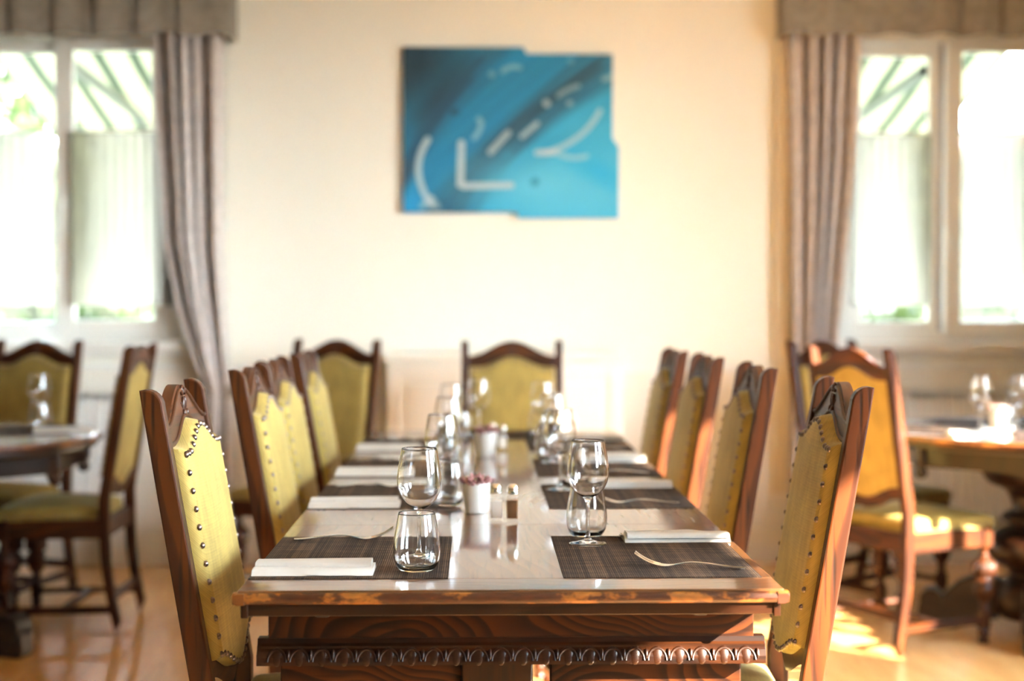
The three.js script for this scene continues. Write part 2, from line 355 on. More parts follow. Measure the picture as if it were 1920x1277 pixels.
// ------------------------------------------------------------------ outside
struct('ground', box(-40, 40, -0.6, -0.25, -60, 30, 0), M.lawn);
{
  const aw = thing('awning', 'cream and green striped fabric awning on folding arms outside both windows', 'awning', [0, 0, 0]);
  const x0 = -2.556, x1 = 2.81, y0 = 2.72, zA = -7.12, out = 2.75, sl = 0.25;
  add('canopy', sheet(40, 8, (u, v) => ({ x: lerp(x0, x1, u), y: y0 - sl * out * v - 0.03 * Math.sin(v * Math.PI), z: zA - out * v, u: lerp(x0, x1, u), v }), (u, v) => ({ x: lerp(x0, x1, u), y: y0 - sl * out * v - 0.03 * Math.sin(v * Math.PI) - 0.002, z: zA - out * v, u: lerp(x0, x1, u), v })), M.awning, aw);
  add('roller_box', box(x0, x1, y0 - 0.02, y0 + 0.12, zA, zA + 0.01 - 0.14, 0.02), M.awningArm, aw);
  add('front_bar', box(x0, x1, y0 - sl * out - 0.03, y0 - sl * out + 0.02, zA - out - 0.03, zA - out + 0.03, 0.01), M.awningArm, aw);
  for (const [x, y] of [[-1.98, 2.39], [0.1, 2.39], [2.18, 2.36]]) add('arm', tube([V(x, y, zA), V(x, y - 0.06, zA - 1.15), V(x, y - 0.115, zA - 2.3)], 0.03, 8, 8), M.awningArm, aw);
}
function leafCluster(n, shape, size) {
  const pos = [], nor = [], idx = [];
  for (let i = 0; i < n; i++) {
    const c = shape(), q = new THREE.Quaternion().setFromEuler(new THREE.Euler(rr(-1.4, 1.4), rr(0, 6.3), rr(-1, 1))), s = size * rr(0.6, 1.3), b = pos.length / 3;
    const nn = V(0, 0, 1).applyQuaternion(q);
    for (const [x, y] of [[0, -1], [0.45, -0.1], [0, 1], [-0.45, -0.1]]) { const p = V(x * s, y * s, 0).applyQuaternion(q).add(c); pos.push(p.x, p.y, p.z); nor.push(nn.x, nn.y, nn.z); }
    idx.push(b, b + 1, b + 2, b, b + 2, b + 3);
  }
  const g = new THREE.BufferGeometry(); g.setAttribute('position', new THREE.Float32BufferAttribute(pos, 3)); g.setAttribute('normal', new THREE.Float32BufferAttribute(nor, 3)); g.setIndex(idx);
  return g;
}
function blob(cx, cy, cz, rx, ry, rz) { return () => { for (;;) { const x = rr(-1, 1), y = rr(-1, 1), z = rr(-1, 1), d = x * x + y * y + z * z; if (d < 1 && d > 0.25) return V(cx + x * rx, cy + y * ry, cz + z * rz); } }; }
function tree(label, [x, z], h, r, mat) {
  const t = thing('garden_tree', label, 'tree', [x, -0.25, z]);
  add('trunk', tube([V(0, 0, 0), V(0.05, h * 0.3, 0), V(-0.04, h * 0.6, 0.02), V(0, h * 0.85, 0)], 0.09, 12, 8), M.bark, t);
  add('crown', leafCluster(2200, blob(0, h * 0.68, 0, r, h * 0.36, r), 0.13), mat, t, { kind: 'stuff' });
}
tree('leafy green tree seen past the awning through the upper pane beside the mullion', [-5.2, -13.2], 4.6, 1.5, M.foliage);
tree('taller pale green tree at the far edge of the garden beyond the awning', [-8.3, -20.2], 6.8, 2.2, M.foliage2);
tree('round garden tree behind the sheer curtains of the ajar window', [9.0, -20], 4.2, 1.6, M.foliage2);
{ // clipped hedge closing the garden
  const h = thing('garden_hedge', 'tall clipped hedge closing the garden behind the net curtains', 'hedge', [0, -0.25, -17]);
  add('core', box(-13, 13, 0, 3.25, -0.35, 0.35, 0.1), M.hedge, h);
  add('leaves', leafCluster(9000, () => V(rr(-13, 13), rr(0, 3.4), 0.3 + rr(0, 0.18)), 0.09), M.hedgeLeaf, h, { kind: 'stuff' });
}
function bush(label, [x, z], r, h, mat) {
  const t = thing('garden_bush', label, 'bush', [x, -0.25, z]);
  add('stem', [0, 1, 2].map((k) => tube([V(0, 0, 0), V(0.1 * Math.cos(k * 2.1), h * 0.4, 0.1 * Math.sin(k * 2.1)), V(0.25 * Math.cos(k * 2.1), h * 0.7, 0.25 * Math.sin(k * 2.1))], 0.02, 6, 5)), M.bark, t);
  add('crown', leafCluster(1100, blob(0, h * 0.58, 0, r, h * 0.42, r), 0.075), mat, t, { kind: 'stuff' });
}
bush('dark green bush low behind the glass of the window beside the leafy tree', [-2.55, -9.0], 0.5, 1.45, M.foliage);
bush('bright yellow-green bush just outside the window behind the swept curtain', [-2.55, -11.2], 0.4, 1.5, M.foliage2);
bush('small sunny bush under the sill at the gathered edge of a curtain', [-1.75, -10.1], 0.33, 1.4, M.foliage2);
bush('green bush outside the fixed sash of the ajar window', [2.05, -10.2], 0.55, 1.45, M.foliage2);
bush('dark leafy bush low behind the open sash', [2.65, -9.2], 0.4, 1.5, M.foliage);
{
  const h = thing('neighbouring_house', 'pale pink neighbouring house with a low tiled roof across the garden', 'house', [9.6, -0.25, -26]);
  add('wall', box(-3.5, 3.5, 0, 3.2, -3, 3, 0), M.house, h);
  const rf = add('roof', extrude([[-3.9, 3.1], [3.9, 3.1], [0, 4.9]], 6.6, 0).translate(0, 0, -3.3), M.roofTile, h);
  add('chimney', box(1.2, 1.7, 4.1, 5.4, -0.4, 0.2, 0.02), M.house, rf);
  for (const x of [-2.3, -0.2, 1.9]) { const f = add('window', box(x - 0.45, x + 0.45, 1.0, 2.4, 2.98, 3.04, 0.02), M.white, h); add('pane', box(x - 0.38, x + 0.38, 1.07, 2.33, 3.03, 3.05, 0), M.stripe, f); }
}

// ------------------------------------------------------------------ curtains, pelmets, radiators, cabinet, painting
function pelmet(label, x0, x1, y0, y1, z, pleats) {
  const p = thing('curtain_pelmet', label, 'pelmet', [0, 0, 0], 0, 'pleated pelmets above the windows');
  const front = (u) => {
    // box pleats: a narrow inverted fold every pleat width
    let d = 0; for (const q of pleats) { const e = Math.abs(lerp(x0, x1, u) - q); d = Math.max(d, 1 - Math.min(1, e / 0.012)); }
    return z - d * 0.035 + 0.006 * Math.sin(u * 60);
  };
  const us = [0]; const step = [];
  for (let i = 1; i < 400; i++) us.push(i / 400); us.push(1);
  add('fabric', sheet(400, 6, (u, v) => ({ x: lerp(x0, x1, u), y: lerp(y0 + 0.008 * Math.sin(u * 47), y1, v), z: front(u) + (1 - v) * 0.012, u: lerp(x0, x1, u), v: lerp(y0, y1, v) }), (u, v) => ({ x: lerp(x0, x1, u), y: lerp(y0 + 0.008 * Math.sin(u * 47), y1, v), z: front(u) + (1 - v) * 0.012 - 0.006, u: lerp(x0, x1, u), v: lerp(y0, y1, v) })), M.pelmet, p);
  for (const x of [x0, x1]) add('side_return', box(x - 0.004, x + 0.004, y0, y1, ZB, z + 0.006, 0.002), M.pelmet, p);
  add('top_board', box(x0, x1, y1 - 0.02, y1, ZB, z - 0.04, 0.003), M.white, p);
}
const pleatsAt = (a, b, s) => { const o = []; for (let x = a; x < b; x += s) o.push(x); return o; };
pelmet('taupe box-pleated pelmet over the window with the swept-back curtain', -2.82, -1.125, 2.437, 2.76, ZB + 0.2, pleatsAt(-2.68, -1.2, 0.188));
pelmet('taupe pelmet over the window whose sash stands ajar', 1.39, 3.05, 2.449, 2.76, ZB + 0.2, pleatsAt(2.205, 3.0, 0.19));
function curtain(label, edgeIn, edgeOut, yTop, yBot, z, folds) { // edges give x at a height
  const m = (u, v, s) => {
    const y = lerp(yTop, yBot, v), a = edgeIn(y), b = edgeOut(y), w = Math.abs(b - a), ph = u * folds * Math.PI * 2 + 0.35 * Math.sin(u * 9 + v * 1.5);
    const amp = clamp(0.062 * Math.pow(0.3 / Math.max(w, 0.1), 0.3), 0.03, 0.066);
    return { x: lerp(a, b, u) + 0.006 * Math.sin(ph * 2), y, z: z + amp * (1.1 - 2 * Math.pow(Math.abs(Math.cos(ph / 2)), 5) + 0.2 * Math.sin(ph * 1.3 + 1)) + s, u: u * 0.9, v: y };
  };
  const g = thing('curtain', label, 'curtain', [0, 0, 0], 0, 'taupe curtains beside the windows');
  add('drape', sheet(140, 40, (u, v) => m(u, v, 0.0015), (u, v) => m(u, v, -0.0015)), M.curtain, g);
  return g;
}
const sm = (y, pts) => { for (let i = 1; i < pts.length; i++) if (y >= pts[i][0]) { const [ya, a] = pts[i - 1], [yb, b] = pts[i]; return lerp(b, a, clamp((y - yb) / (ya - yb), 0, 1)); } return pts[pts.length - 1][1]; };
const swept = curtain('heavy taupe curtain swept aside and tied back against the cream wall', (y) => sm(y, [[2.47, -1.50], [1.9, -1.465], [1.5, -1.44], [1.25, -1.39], [1.0, -1.31], [0.82, -1.245], [0.7, -1.26], [0.12, -1.36]]), (y) => sm(y, [[2.47, -1.18], [1.5, -1.185], [0.95, -1.16], [0.82, -1.15], [0.12, -1.13]]), 2.5, 0.12, ZB + 0.105, 5);
curtain('long taupe curtain hanging beside the window whose sash stands ajar', (y) => sm(y, [[2.47, 1.43], [0.9, 1.46], [0.8, 1.46], [0.12, 1.44]]), (y) => sm(y, [[2.47, 1.775], [1.9, 1.745], [1.25, 1.675], [1.0, 1.65], [0.85, 1.60], [0.12, 1.7]]), 2.5, 0.12, ZB + 0.105, 5);
add('tieback', new THREE.TorusGeometry(0.062, 0.012, 8, 24).rotateX(Math.PI / 2).scale(1, 2.2, 0.85), M.pelmet, swept, { pos: [-1.2, 0.82, ZB + 0.105] });

function sheer(label, x0, x1, y0, y1, z, rod, turn = 0, hinge = 0) {
  const g = thing('sheer_curtain', label, 'sheer curtain', [hinge, 0, z], turn, 'white sheer half curtains on the sashes');
  const a = x0 - hinge, b = x1 - hinge, n = Math.round((b - a) / 0.045);
  const m = (u, v, s) => ({ x: lerp(a, b, u), y: lerp(y0, y1, v), z: 0.0035 * Math.sin(u * n * Math.PI * 2 + Math.sin(u * 5)) + s, u, v });
  add('net', sheet(n * 8, 2, (u, v) => m(u, v, 0), (u, v) => m(u, v, -0.0008)), M.sheer, g);
  add('rod', tube([V(a - 0.01, y1 + 0.004, 0), V((a + b) / 2, y1 + 0.004, 0), V(b + 0.01, y1 + 0.004, 0)], 0.005, 4, 8), M.white, g);
}
sheer('white net half curtain on the sash in front of the leafy tree', -2.40, -1.985, 1.215, 2.02, ZB + 0.0, 1);
sheer('white net half curtain on the sash beside the swept-back curtain', -1.90, -1.42, 1.215, 2.02, ZB + 0.025, 1);
sheer('white net half curtain on the fixed sash of the ajar window', 1.75, 2.135, 1.215, 2.02, ZB + 0.0, 1);
sheer('white net half curtain on the sash standing ajar', 2.27, 2.63, 1.215, 2.02, ZB + 0.025, 1, 2 * DEG, 2.655);

function radiator(label, x0, x1) {
  const g = thing('column_radiator', label, 'radiator', [(x0 + x1) / 2, 0, ZB + 0.085], 0, 'white ribbed radiators under the windows');
  const n = Math.round((x1 - x0) / 0.05), fin = merge([box(-0.021, 0.021, 0.2, 0.82, -0.03, -0.008, 0.008), box(-0.021, 0.021, 0.2, 0.82, 0.02, 0.042, 0.008), box(-0.021, 0.021, 0.2, 0.25, -0.03, 0.042, 0.008), box(-0.021, 0.021, 0.77, 0.82, -0.03, 0.042, 0.008)]);
  for (let i = 0; i < n; i++) add('rib', fin, M.radiator, g, { pos: [x0 - (x0 + x1) / 2 + (i + 0.5) * (x1 - x0) / n, 0, 0] });
  for (const y of [0.225, 0.795]) add('header_pipe', new THREE.CylinderGeometry(0.014, 0.014, x1 - x0, 10).rotateZ(Math.PI / 2).translate(0, y, 0.006), M.radiator, g);
  for (const x of [-0.4, 0.4]) add('foot', box(x - 0.012, x + 0.012, 0, 0.22, -0.02, 0.03, 0.004), M.radiator, g);
}
radiator('white ribbed radiator below the window with the swept-back curtain', -2.62, -1.62);
radiator('white ribbed radiator below the window whose sash stands ajar', 1.78, 2.86);

{
  const x0 = -0.417, x1 = 0.655, z0 = ZB + 0.03, z1 = ZB + 0.26, top = 1.0;
  const c = thing('panelled_cabinet', 'low cream cabinet with framed panel doors against the wall under the painting', 'cabinet', [(x0 + x1) / 2, 0, z0]);
  const w = (x1 - x0) / 2, d = z1 - z0;
  add('carcass', [box(-w, w, 0.06, top - 0.035, 0, d - 0.021, 0.003), box(-w + 0.02, w - 0.02, 0, 0.06, 0.02, d - 0.04, 0.003)], M.cabinet, c);
  add('top_board', box(-w - 0.015, w + 0.015, top - 0.035, top, 0, d + 0.015, 0.008), M.cabinet, c);
  for (let i = 0; i < 3; i++) {
    const a = -w + 0.004 + i * (2 * w - 0.008) / 3, b = a + (2 * w - 0.008) / 3 - 0.006, f = 0.055;
    const dr = add('door', frame(a, b, 0.08, top - 0.05, d - 0.019, d, f, f, 0.004), M.cabinet, c);
    add('panel', [box(a + f - 0.005, b - f + 0.005, 0.08 + f - 0.005, top - 0.045 - f, d - 0.022, d - 0.014, 0.002), box(a + f + 0.03, b - f - 0.03, 0.08 + f + 0.03, top - 0.08 - f, d - 0.018, d - 0.006, 0.006)], M.cabinet, dr);
    add('knob', new THREE.SphereGeometry(0.013, 12, 8).translate(i === 0 ? b - 0.028 : a + 0.028, 0.55, d + 0.014), M.cabinet, dr);
  }
}

// painting: abstract blue canvas with a stepped outline
{
  const W = 0.335 + 0.674, cw = 1024, ch = 820;
  const cv = document.createElement('canvas'); cv.width = cw; cv.height = ch;
  const x = cv.getContext('2d');
  const gr = x.createLinearGradient(0, 0, cw * 0.8, ch); gr.addColorStop(0, '#1c4a60'); gr.addColorStop(0.28, '#17799f'); gr.addColorStop(0.5, '#0f86b4'); gr.addColorStop(0.75, '#2aa2cc'); gr.addColorStop(1, '#3fb0d6');
  x.fillStyle = gr; x.fillRect(0, 0, cw, ch);
  const stroke = (pts, w, c, a) => { x.globalAlpha = a; x.strokeStyle = c; x.lineWidth = w; x.lineCap = 'round'; x.beginPath(); x.moveTo(pts[0] * cw, pts[1] * ch); if (pts.length === 6) x.quadraticCurveTo(pts[2] * cw, pts[3] * ch, pts[4] * cw, pts[5] * ch); else x.lineTo(pts[2] * cw, pts[3] * ch); x.stroke(); x.globalAlpha = 1; };
  const soft = (cx, cy, rx, ry, c, a, rot = 0) => { x.save(); x.translate(cx * cw, cy * ch); x.rotate(rot); x.scale(rx * cw, ry * ch); const g = x.createRadialGradient(0, 0, 0, 0, 0, 1); g.addColorStop(0, c); g.addColorStop(1, c + '00'); x.globalAlpha = a; x.fillStyle = g; x.beginPath(); x.arc(0, 0, 1, 0, 7); x.fill(); x.restore(); };
  soft(0.06, 0.12, 0.32, 0.3, '#123443', 0.95, -0.7); soft(0.16, 0.3, 0.3, 0.1, '#1a3a48', 0.9, -0.9);
  for (let i = 0; i < 46; i++) { const o = rr(-0.34, 0.3); stroke([rr(0.0, 0.12), 1.0 + o * 0.9, 0.35 + rr(-0.05, 0.05), 0.62 + o, 1.02, 0.02 + o * 1.1], rr(6, 34), rnd() < 0.55 ? '#1d5f7c' : '#0d86b8', 0.14); }
  for (let i = 0; i < 60; i++) { const o = rr(-0.09, 0.09), f = 1 - Math.abs(o) / 0.09; stroke([rr(0.05, 0.3), 1.02 + o, 0.4 + o, 0.56 + o * 0.5, rr(0.85, 1.05), 0.1 + o + rr(-0.06, 0.04)], rr(10, 40), '#233c49', 0.05 + 0.1 * f); }
  for (let i = 0; i < 40; i++) { const o = rr(-0.1, 0.14); stroke([0.0, 0.75 + o, 0.1, 0.4 + o, 0.4 + rr(-0.05, 0.1), 0.03 + o * 0.6], rr(14, 44), '#24485a', 0.09); }
  soft(0.62, 0.8, 0.5, 0.26, '#62c0dc', 0.85); soft(0.8, 0.45, 0.24, 0.14, '#3aaed2', 0.6, -0.4); soft(0.9, 0.72, 0.26, 0.1, '#0fa3d6', 0.8, 0.5); soft(0.5, 0.08, 0.22, 0.08, '#0888bd', 0.9, -0.4); soft(0.03, 0.92, 0.1, 0.14, '#0a94cf', 0.9);
  soft(0.24, 0.38, 0.03, 0.03, '#123848', 0.9); soft(0.61, 0.785, 0.03, 0.035, '#176f92', 0.95); soft(0.48, 0.63, 0.04, 0.04, '#2c8eb4', 0.7);
  const pale = '#b9c6c9';
  for (const [p, w, a] of [[[0.115, 0.54, 0.02, 0.72, 0.13, 0.92], 30, 0.85], [[0.13, 0.88, 0.085, 0.93], 26, 0.6], [[0.13, 0.88, 0.16, 0.93], 26, 0.6], [[0.27, 0.56, 0.265, 0.8], 34, 0.92], [[0.28, 0.81, 0.5, 0.805], 30, 0.92], [[0.35, 0.42, 0.38, 0.45, 0.33, 0.53], 26, 0.6], [[0.405, 0.61, 0.485, 0.5], 30, 0.75], [[0.55, 0.52, 0.62, 0.445], 24, 0.75], [[0.66, 0.615, 0.84, 0.55, 0.91, 0.37], 26, 0.72], [[0.62, 0.615, 0.7, 0.61], 28, 0.85], [[0.72, 0.62, 0.78, 0.66, 0.85, 0.635], 24, 0.6], [[0.46, 0.14, 0.5, 0.1, 0.54, 0.12], 24, 0.55], [[0.41, 0.155, 0.412, 0.158], 30, 0.5], [[0.72, 0.28, 0.76, 0.24, 0.81, 0.225], 24, 0.5], [[0.663, 0.325, 0.665, 0.327], 34, 0.7], [[0.77, 0.325, 0.772, 0.325], 28, 0.55], [[0.93, 0.185, 0.99, 0.16], 26, 0.55], [[0.775, 0.08, 0.777, 0.082], 28, 0.4]]) stroke(p, w, pale, a);
  const t = new THREE.CanvasTexture(cv); t.colorSpace = THREE.SRGBColorSpace;
  const p = thing('blue_painting', 'abstract blue canvas with pale curved strokes and a stepped outline on the wall', 'painting', [0.152, 1.62, ZB]);
  // outline in metres about the centre, from the lower edge
  const o = [[-0.505, 0.027], [0.02, 0.027], [0.035, 0.0], [0.502, 0.0], [0.502, 0.335], [0.472, 0.375], [0.472, 0.765], [0.07, 0.765], [0.055, 0.796], [-0.505, 0.796]];
  const body = extrude(o, 0.03, 0.001);
  add('canvas', body, M.pot, p, { pos: [0, 0, 0.004] });
  const face = new THREE.ShapeGeometry(new THREE.Shape(o.map(([a, b]) => new THREE.Vector2(a, b))));
  const uv = face.attributes.uv, q = face.attributes.position;
  for (let i = 0; i < uv.count; i++) uv.setXY(i, (q.getX(i) + 0.505) / 1.007, q.getY(i) / 0.796);
  add('painted_face', face, std({ map: t, roughness: 0.6 }), p, { pos: [0, 0, 0.0345] });
}
// ------------------------------------------------------------------ dining chair (local: x across, y up, z forward)
const zBack = (y) => -0.185 - 0.17 * (y - 0.5);
const chairGeo = (() => {
  const G = {};
  // back posts: side profile, splayed foot, raked top with a rounded front shoulder
  const cz = (y) => (y >= 0.5 ? zBack(y) : y >= 0.3 ? -0.185 - (0.42 - Math.min(y, 0.42)) * 0.03 : -0.1886 - 0.05 * Math.pow((0.3 - y) / 0.3, 1.5));
  const dp = (y) => (y < 0.45 ? lerp(0.032, 0.042, y / 0.45) : lerp(0.042, 0.037, (y - 0.45) / 0.62));
  const post = [], H0 = 1.07;
  for (let y = 0; y <= 1.035; y += 0.045) post.push([cz(y) + dp(y) / 2, y]);
  for (let k = 0; k <= 6; k++) { const a = (k / 6) * Math.PI / 2; post.push([cz(1.04) - dp(1) / 2 + 0.006 + (dp(1) - 0.006) * Math.cos(a), 1.038 + 0.032 * Math.sin(a)]); }
  post.push([cz(1.07) - dp(1) / 2 + 0.001, 1.068]);
  for (let y = 1.035; y >= 0; y -= 0.045) post.push([cz(y) - dp(y) / 2, y]);
  G.post = grain(extrude(post.map(([z, y]) => [-z, y]), 0.03, 0.0035, 2).translate(0, 0, -0.015).rotateY(Math.PI / 2), 'y');
  // outlines of crest and upholstery
  const hw = 0.177, topC = (x) => 0.962 + 0.043 * S(x / 0.14), botC = (x) => 0.576 - 0.048 * S(x / 0.168), crest = (x) => 1.006 + 0.062 * Math.pow(S(x / 0.172), 0.9);
  const slab = (bot, top, uf, ub, nx, ny, w = hw) => sheet(nx, ny, (u, v) => {
    const q = 2 * u - 1, x = w * Math.sign(q) * (1 - Math.pow(1 - Math.abs(q), 1.7)), r = 2 * v - 1, s = (Math.sign(r) * (1 - Math.pow(1 - Math.abs(r), 1.7)) + 1) / 2, y = lerp(bot(x), top(x), s), e = Math.min(w - Math.abs(x), Math.min(y - bot(x), top(x) - y));
    return { x, y, z: zBack(y) + uf(x, y, e, s) };
  }, (u, v) => {
    const q = 2 * u - 1, x = w * Math.sign(q) * (1 - Math.pow(1 - Math.abs(q), 1.7)), r = 2 * v - 1, s = (Math.sign(r) * (1 - Math.pow(1 - Math.abs(r), 1.7)) + 1) / 2, y = lerp(bot(x), top(x), s), e = Math.min(w - Math.abs(x), Math.min(y - bot(x), top(x) - y));
    return { x, y, z: zBack(y) + ub(x, y, e, s) };
  });
  const scaleUV = (g, k) => { const p = g.attributes.position, u = g.attributes.uv; for (let i = 0; i < u.count; i++) u.setXY(i, p.getX(i) * k, (p.getY(i) + p.getZ(i)) * k); return g; };
  G.cushion = scaleUV(slab(botC, topC, (x, y, e, s) => 0.012 + 0.026 * Math.sqrt(1 - Math.pow(1 - clamp(e / 0.016, 0, 1), 2)) + 0.007 * (1 - (x / hw) ** 2) * (1 - (2 * s - 1) ** 2), (x, y, e) => -0.009 - 0.004 * clamp(e / 0.02, 0, 1), 26, 26), 1);
  G.crest = grain(slab((x) => topC(x) - 0.006, crest, (x, y, e) => 0.009 + 0.003 * clamp(e / 0.004, 0, 1), (x, y, e) => -0.011 - 0.003 * clamp(e / 0.004, 0, 1), 30, 6, 0.181), 'x');
  G.lower = grain(slab((x) => botC(x) - 0.034, (x) => botC(x) + 0.006, () => 0.012, () => -0.014, 20, 3, 0.181), 'x');
  const onBack = (x, y, u) => V(x, y, zBack(y) + u);
  // raised bead under the crest's edge, lip over the upholstery
  G.bead = merge([-1, 1].map((s) => { const p = []; for (let x = 0.178; x >= 0.026; x -= 0.012) p.push(onBack(s * x, crest(x) - 0.008, 0.0125)); p.push(onBack(s * 0.016, 1.058, 0.0135), onBack(s * 0.009, 1.05, 0.014)); return tube(p, 0.0042, 36, 6); }));
  { const p = []; for (let x = -0.177; x <= 0.1771; x += 0.0118) p.push(onBack(x, topC(x) + 0.006, 0.012)); G.lip = tube(p, 0.0045, 60, 6); }
  G.scroll = new THREE.TorusGeometry(0.007, 0.0032, 8, 16).applyMatrix4(new THREE.Matrix4().makeTranslation(0, 1.058, zBack(1.058) + 0.0135));
  G.drops = [-1, 1].map((s) => merge([
    new THREE.SphereGeometry(0.0055, 10, 8).scale(1, 2.6, 0.8).rotateZ(s * 0.16).translate(s * 0.0095, 1.032, zBack(1.032) + 0.013),
    new THREE.SphereGeometry(0.0062, 10, 8).scale(1, 1.3, 0.8).translate(s * 0.0125, 1.014, zBack(1.014) + 0.013),
    new THREE.SphereGeometry(0.0028, 8, 6).scale(1, 2.2, 0.8).rotateZ(-s * 0.5).translate(s * 0.019, 1.03, zBack(1.03) + 0.012),
  ]));
  // nails round the back, braid beneath them
  const iw = hw - 0.012, pts = [], path = [];
  const xsT = [-1, -0.87, -0.74, -0.56, -0.42, -0.29, -0.15, 0, 0.15, 0.29, 0.42, 0.56, 0.74, 0.87, 1];
  for (const q of xsT) pts.push([q * iw, topC(q * iw) - 0.012]);
  for (let k = 0; k <= 14; k++) { const x = (k / 7 - 1) * iw; pts.push([x, botC(x) + 0.011]); }
  for (let k = 1; k <= 10; k++) for (const s of [-1, 1]) pts.push([s * iw, lerp(0.587, 0.95, k / 11)]);
  G.backNails = pts.map(([x, y]) => onBack(x, y, 0.0352));
  for (let k = 0; k < 20; k++) { const x = lerp(-iw, iw, k / 20); path.push(onBack(x, topC(x) - 0.012, 0.0335)); }
  for (let k = 0; k < 12; k++) path.push(onBack(iw, lerp(topC(iw) - 0.012, botC(iw) + 0.011, k / 12), 0.0335));
  for (let k = 0; k < 20; k++) { const x = lerp(iw, -iw, k / 20); path.push(onBack(x, botC(x) + 0.011, 0.0335)); }
  for (let k = 0; k < 12; k++) path.push(onBack(-iw, lerp(botC(iw) + 0.011, topC(iw) - 0.012, k / 12), 0.0335));
  G.braid = tube(path, 0.0024, 160, 4, true);
  G.nail = new THREE.SphereGeometry(0.0066, 8, 3, 0, Math.PI * 2, 0, Math.PI / 2).rotateX(Math.PI / 2);
  // seat
  const sw = (z) => lerp(0.179, 0.226, clamp((z + 0.165) / 0.375, 0, 1)), z0 = -0.162, z1 = 0.214;
  const seatPt = (u, v) => {
    const q = 2 * u - 1, r = 2 * v - 1, sx = Math.sign(q) * (1 - Math.pow(1 - Math.abs(q), 1.6)), sz = (Math.sign(r) * (1 - Math.pow(1 - Math.abs(r), 1.6)) + 1) / 2, z = lerp(z0, z1, sz), x = sx * sw(z), e = Math.min(sw(z) - Math.abs(x), z - z0, z1 - z);
    return { x, z, e, d: (1 - sx * sx) * (1 - (2 * sz - 1) ** 2) };
  };
  G.seat = scaleUV(sheet(24, 24, (u, v) => { const p = seatPt(1 - u, v); return { x: p.x, y: 0.448 + 0.02 * Math.sqrt(1 - Math.pow(1 - clamp(p.e / 0.03, 0, 1), 2)) + 0.024 * p.d, z: p.z }; }, (u, v) => { const p = seatPt(1 - u, v); return { x: p.x * 0.995, y: 0.42, z: p.z }; }), 1);
  { const p = G.seat.attributes.position, u = G.seat.attributes.uv; for (let i = 0; i < u.count; i++) u.setXY(i, p.getX(i) + p.getY(i) * 0.3, p.getZ(i) + p.getY(i) * 0.7); }
  G.seatNails = [];
  for (let k = 0; k < 13; k++) { const z = lerp(z0 + 0.012, z1 - 0.016, k / 12); for (const s of [-1, 1]) G.seatNails.push([V(s * (sw(z) + 0.0005), 0.434, z), s * Math.PI / 2]); }
  for (let k = 0; k < 14; k++) G.seatNails.push([V(lerp(-0.21, 0.21, k / 13), 0.434, z1 + 0.0005), 0]);
  const bar = (a, b, w, h) => { const d = b.clone().sub(a), L = d.length(), g = grain(new RoundedBoxGeometry(w, h, L, 1, 0.003), 'z'); return g.applyMatrix4(new THREE.Matrix4().makeRotationFromQuaternion(new THREE.Quaternion().setFromUnitVectors(V(0, 0, 1), d.normalize()))).translate((a.x + b.x) / 2, (a.y + b.y) / 2, (a.z + b.z) / 2); };
  G.rails = [bar(V(-0.19, 0.388, -0.185), V(-0.204, 0.388, 0.19), 0.024, 0.07), bar(V(0.19, 0.388, -0.185), V(0.204, 0.388, 0.19), 0.024, 0.07), bar(V(-0.2, 0.388, 0.195), V(0.2, 0.388, 0.195), 0.024, 0.07), bar(V(-0.185, 0.388, -0.183), V(0.185, 0.388, -0.183), 0.022, 0.07)];
  G.leg = merge([
    grain(new RoundedBoxGeometry(0.046, 0.075, 0.046, 1, 0.003).translate(0, 0.388, 0), 'y'),
    lathe(smooth([[0.019, 0.352], [0.014, 0.338], [0.0135, 0.326], [0.02, 0.318], [0.017, 0.311], [0.03, 0.3], [0.041, 0.276], [0.04, 0.256], [0.028, 0.243], [0.029, 0.238], [0.037, 0.232], [0.036, 0.222], [0.03, 0.217], [0.035, 0.208], [0.036, 0.195], [0.028, 0.172], [0.016, 0.155], [0.013, 0.149], [0.018, 0.144], [0.013, 0.138], [0.0175, 0.132], [0.0125, 0.126], [0.017, 0.12], [0.014, 0.112]], 90), 20),
    grain(new RoundedBoxGeometry(0.036, 0.06, 0.036, 1, 0.003).translate(0, 0.085, 0), 'y'),
    lathe(smooth([[0.013, 0.056], [0.02, 0.046], [0.021, 0.034], [0.015, 0.022], [0.019, 0.012], [0.02, 0.002], [0.0, 0.0]], 30), 16),
    ...Array.from({ length: 10 }, (_, k) => new THREE.SphereGeometry(0.011, 6, 6).scale(0.75, 2.2, 0.7).translate(0, 0, 0.0365).rotateY(k * Math.PI / 5).translate(0, 0.27, 0)),
  ]);
  { const g = G.leg, p = g.attributes.position, u = g.attributes.uv; for (let i = 0; i < u.count; i++) u.setXY(i, p.getY(i), Math.atan2(p.getX(i), p.getZ(i)) * 0.04); }
  G.stretch = [bar(V(-0.198, 0.085, 0.18), V(-0.195, 0.09, -0.22), 0.018, 0.03), bar(V(0.198, 0.085, 0.18), V(0.195, 0.09, -0.22), 0.018, 0.03), bar(V(-0.19, 0.128, -0.207), V(0.19, 0.128, -0.207), 0.018, 0.03), bar(V(-0.195, 0.088, -0.03), V(0.195, 0.088, -0.03), 0.02, 0.028)];
  return G;
})();
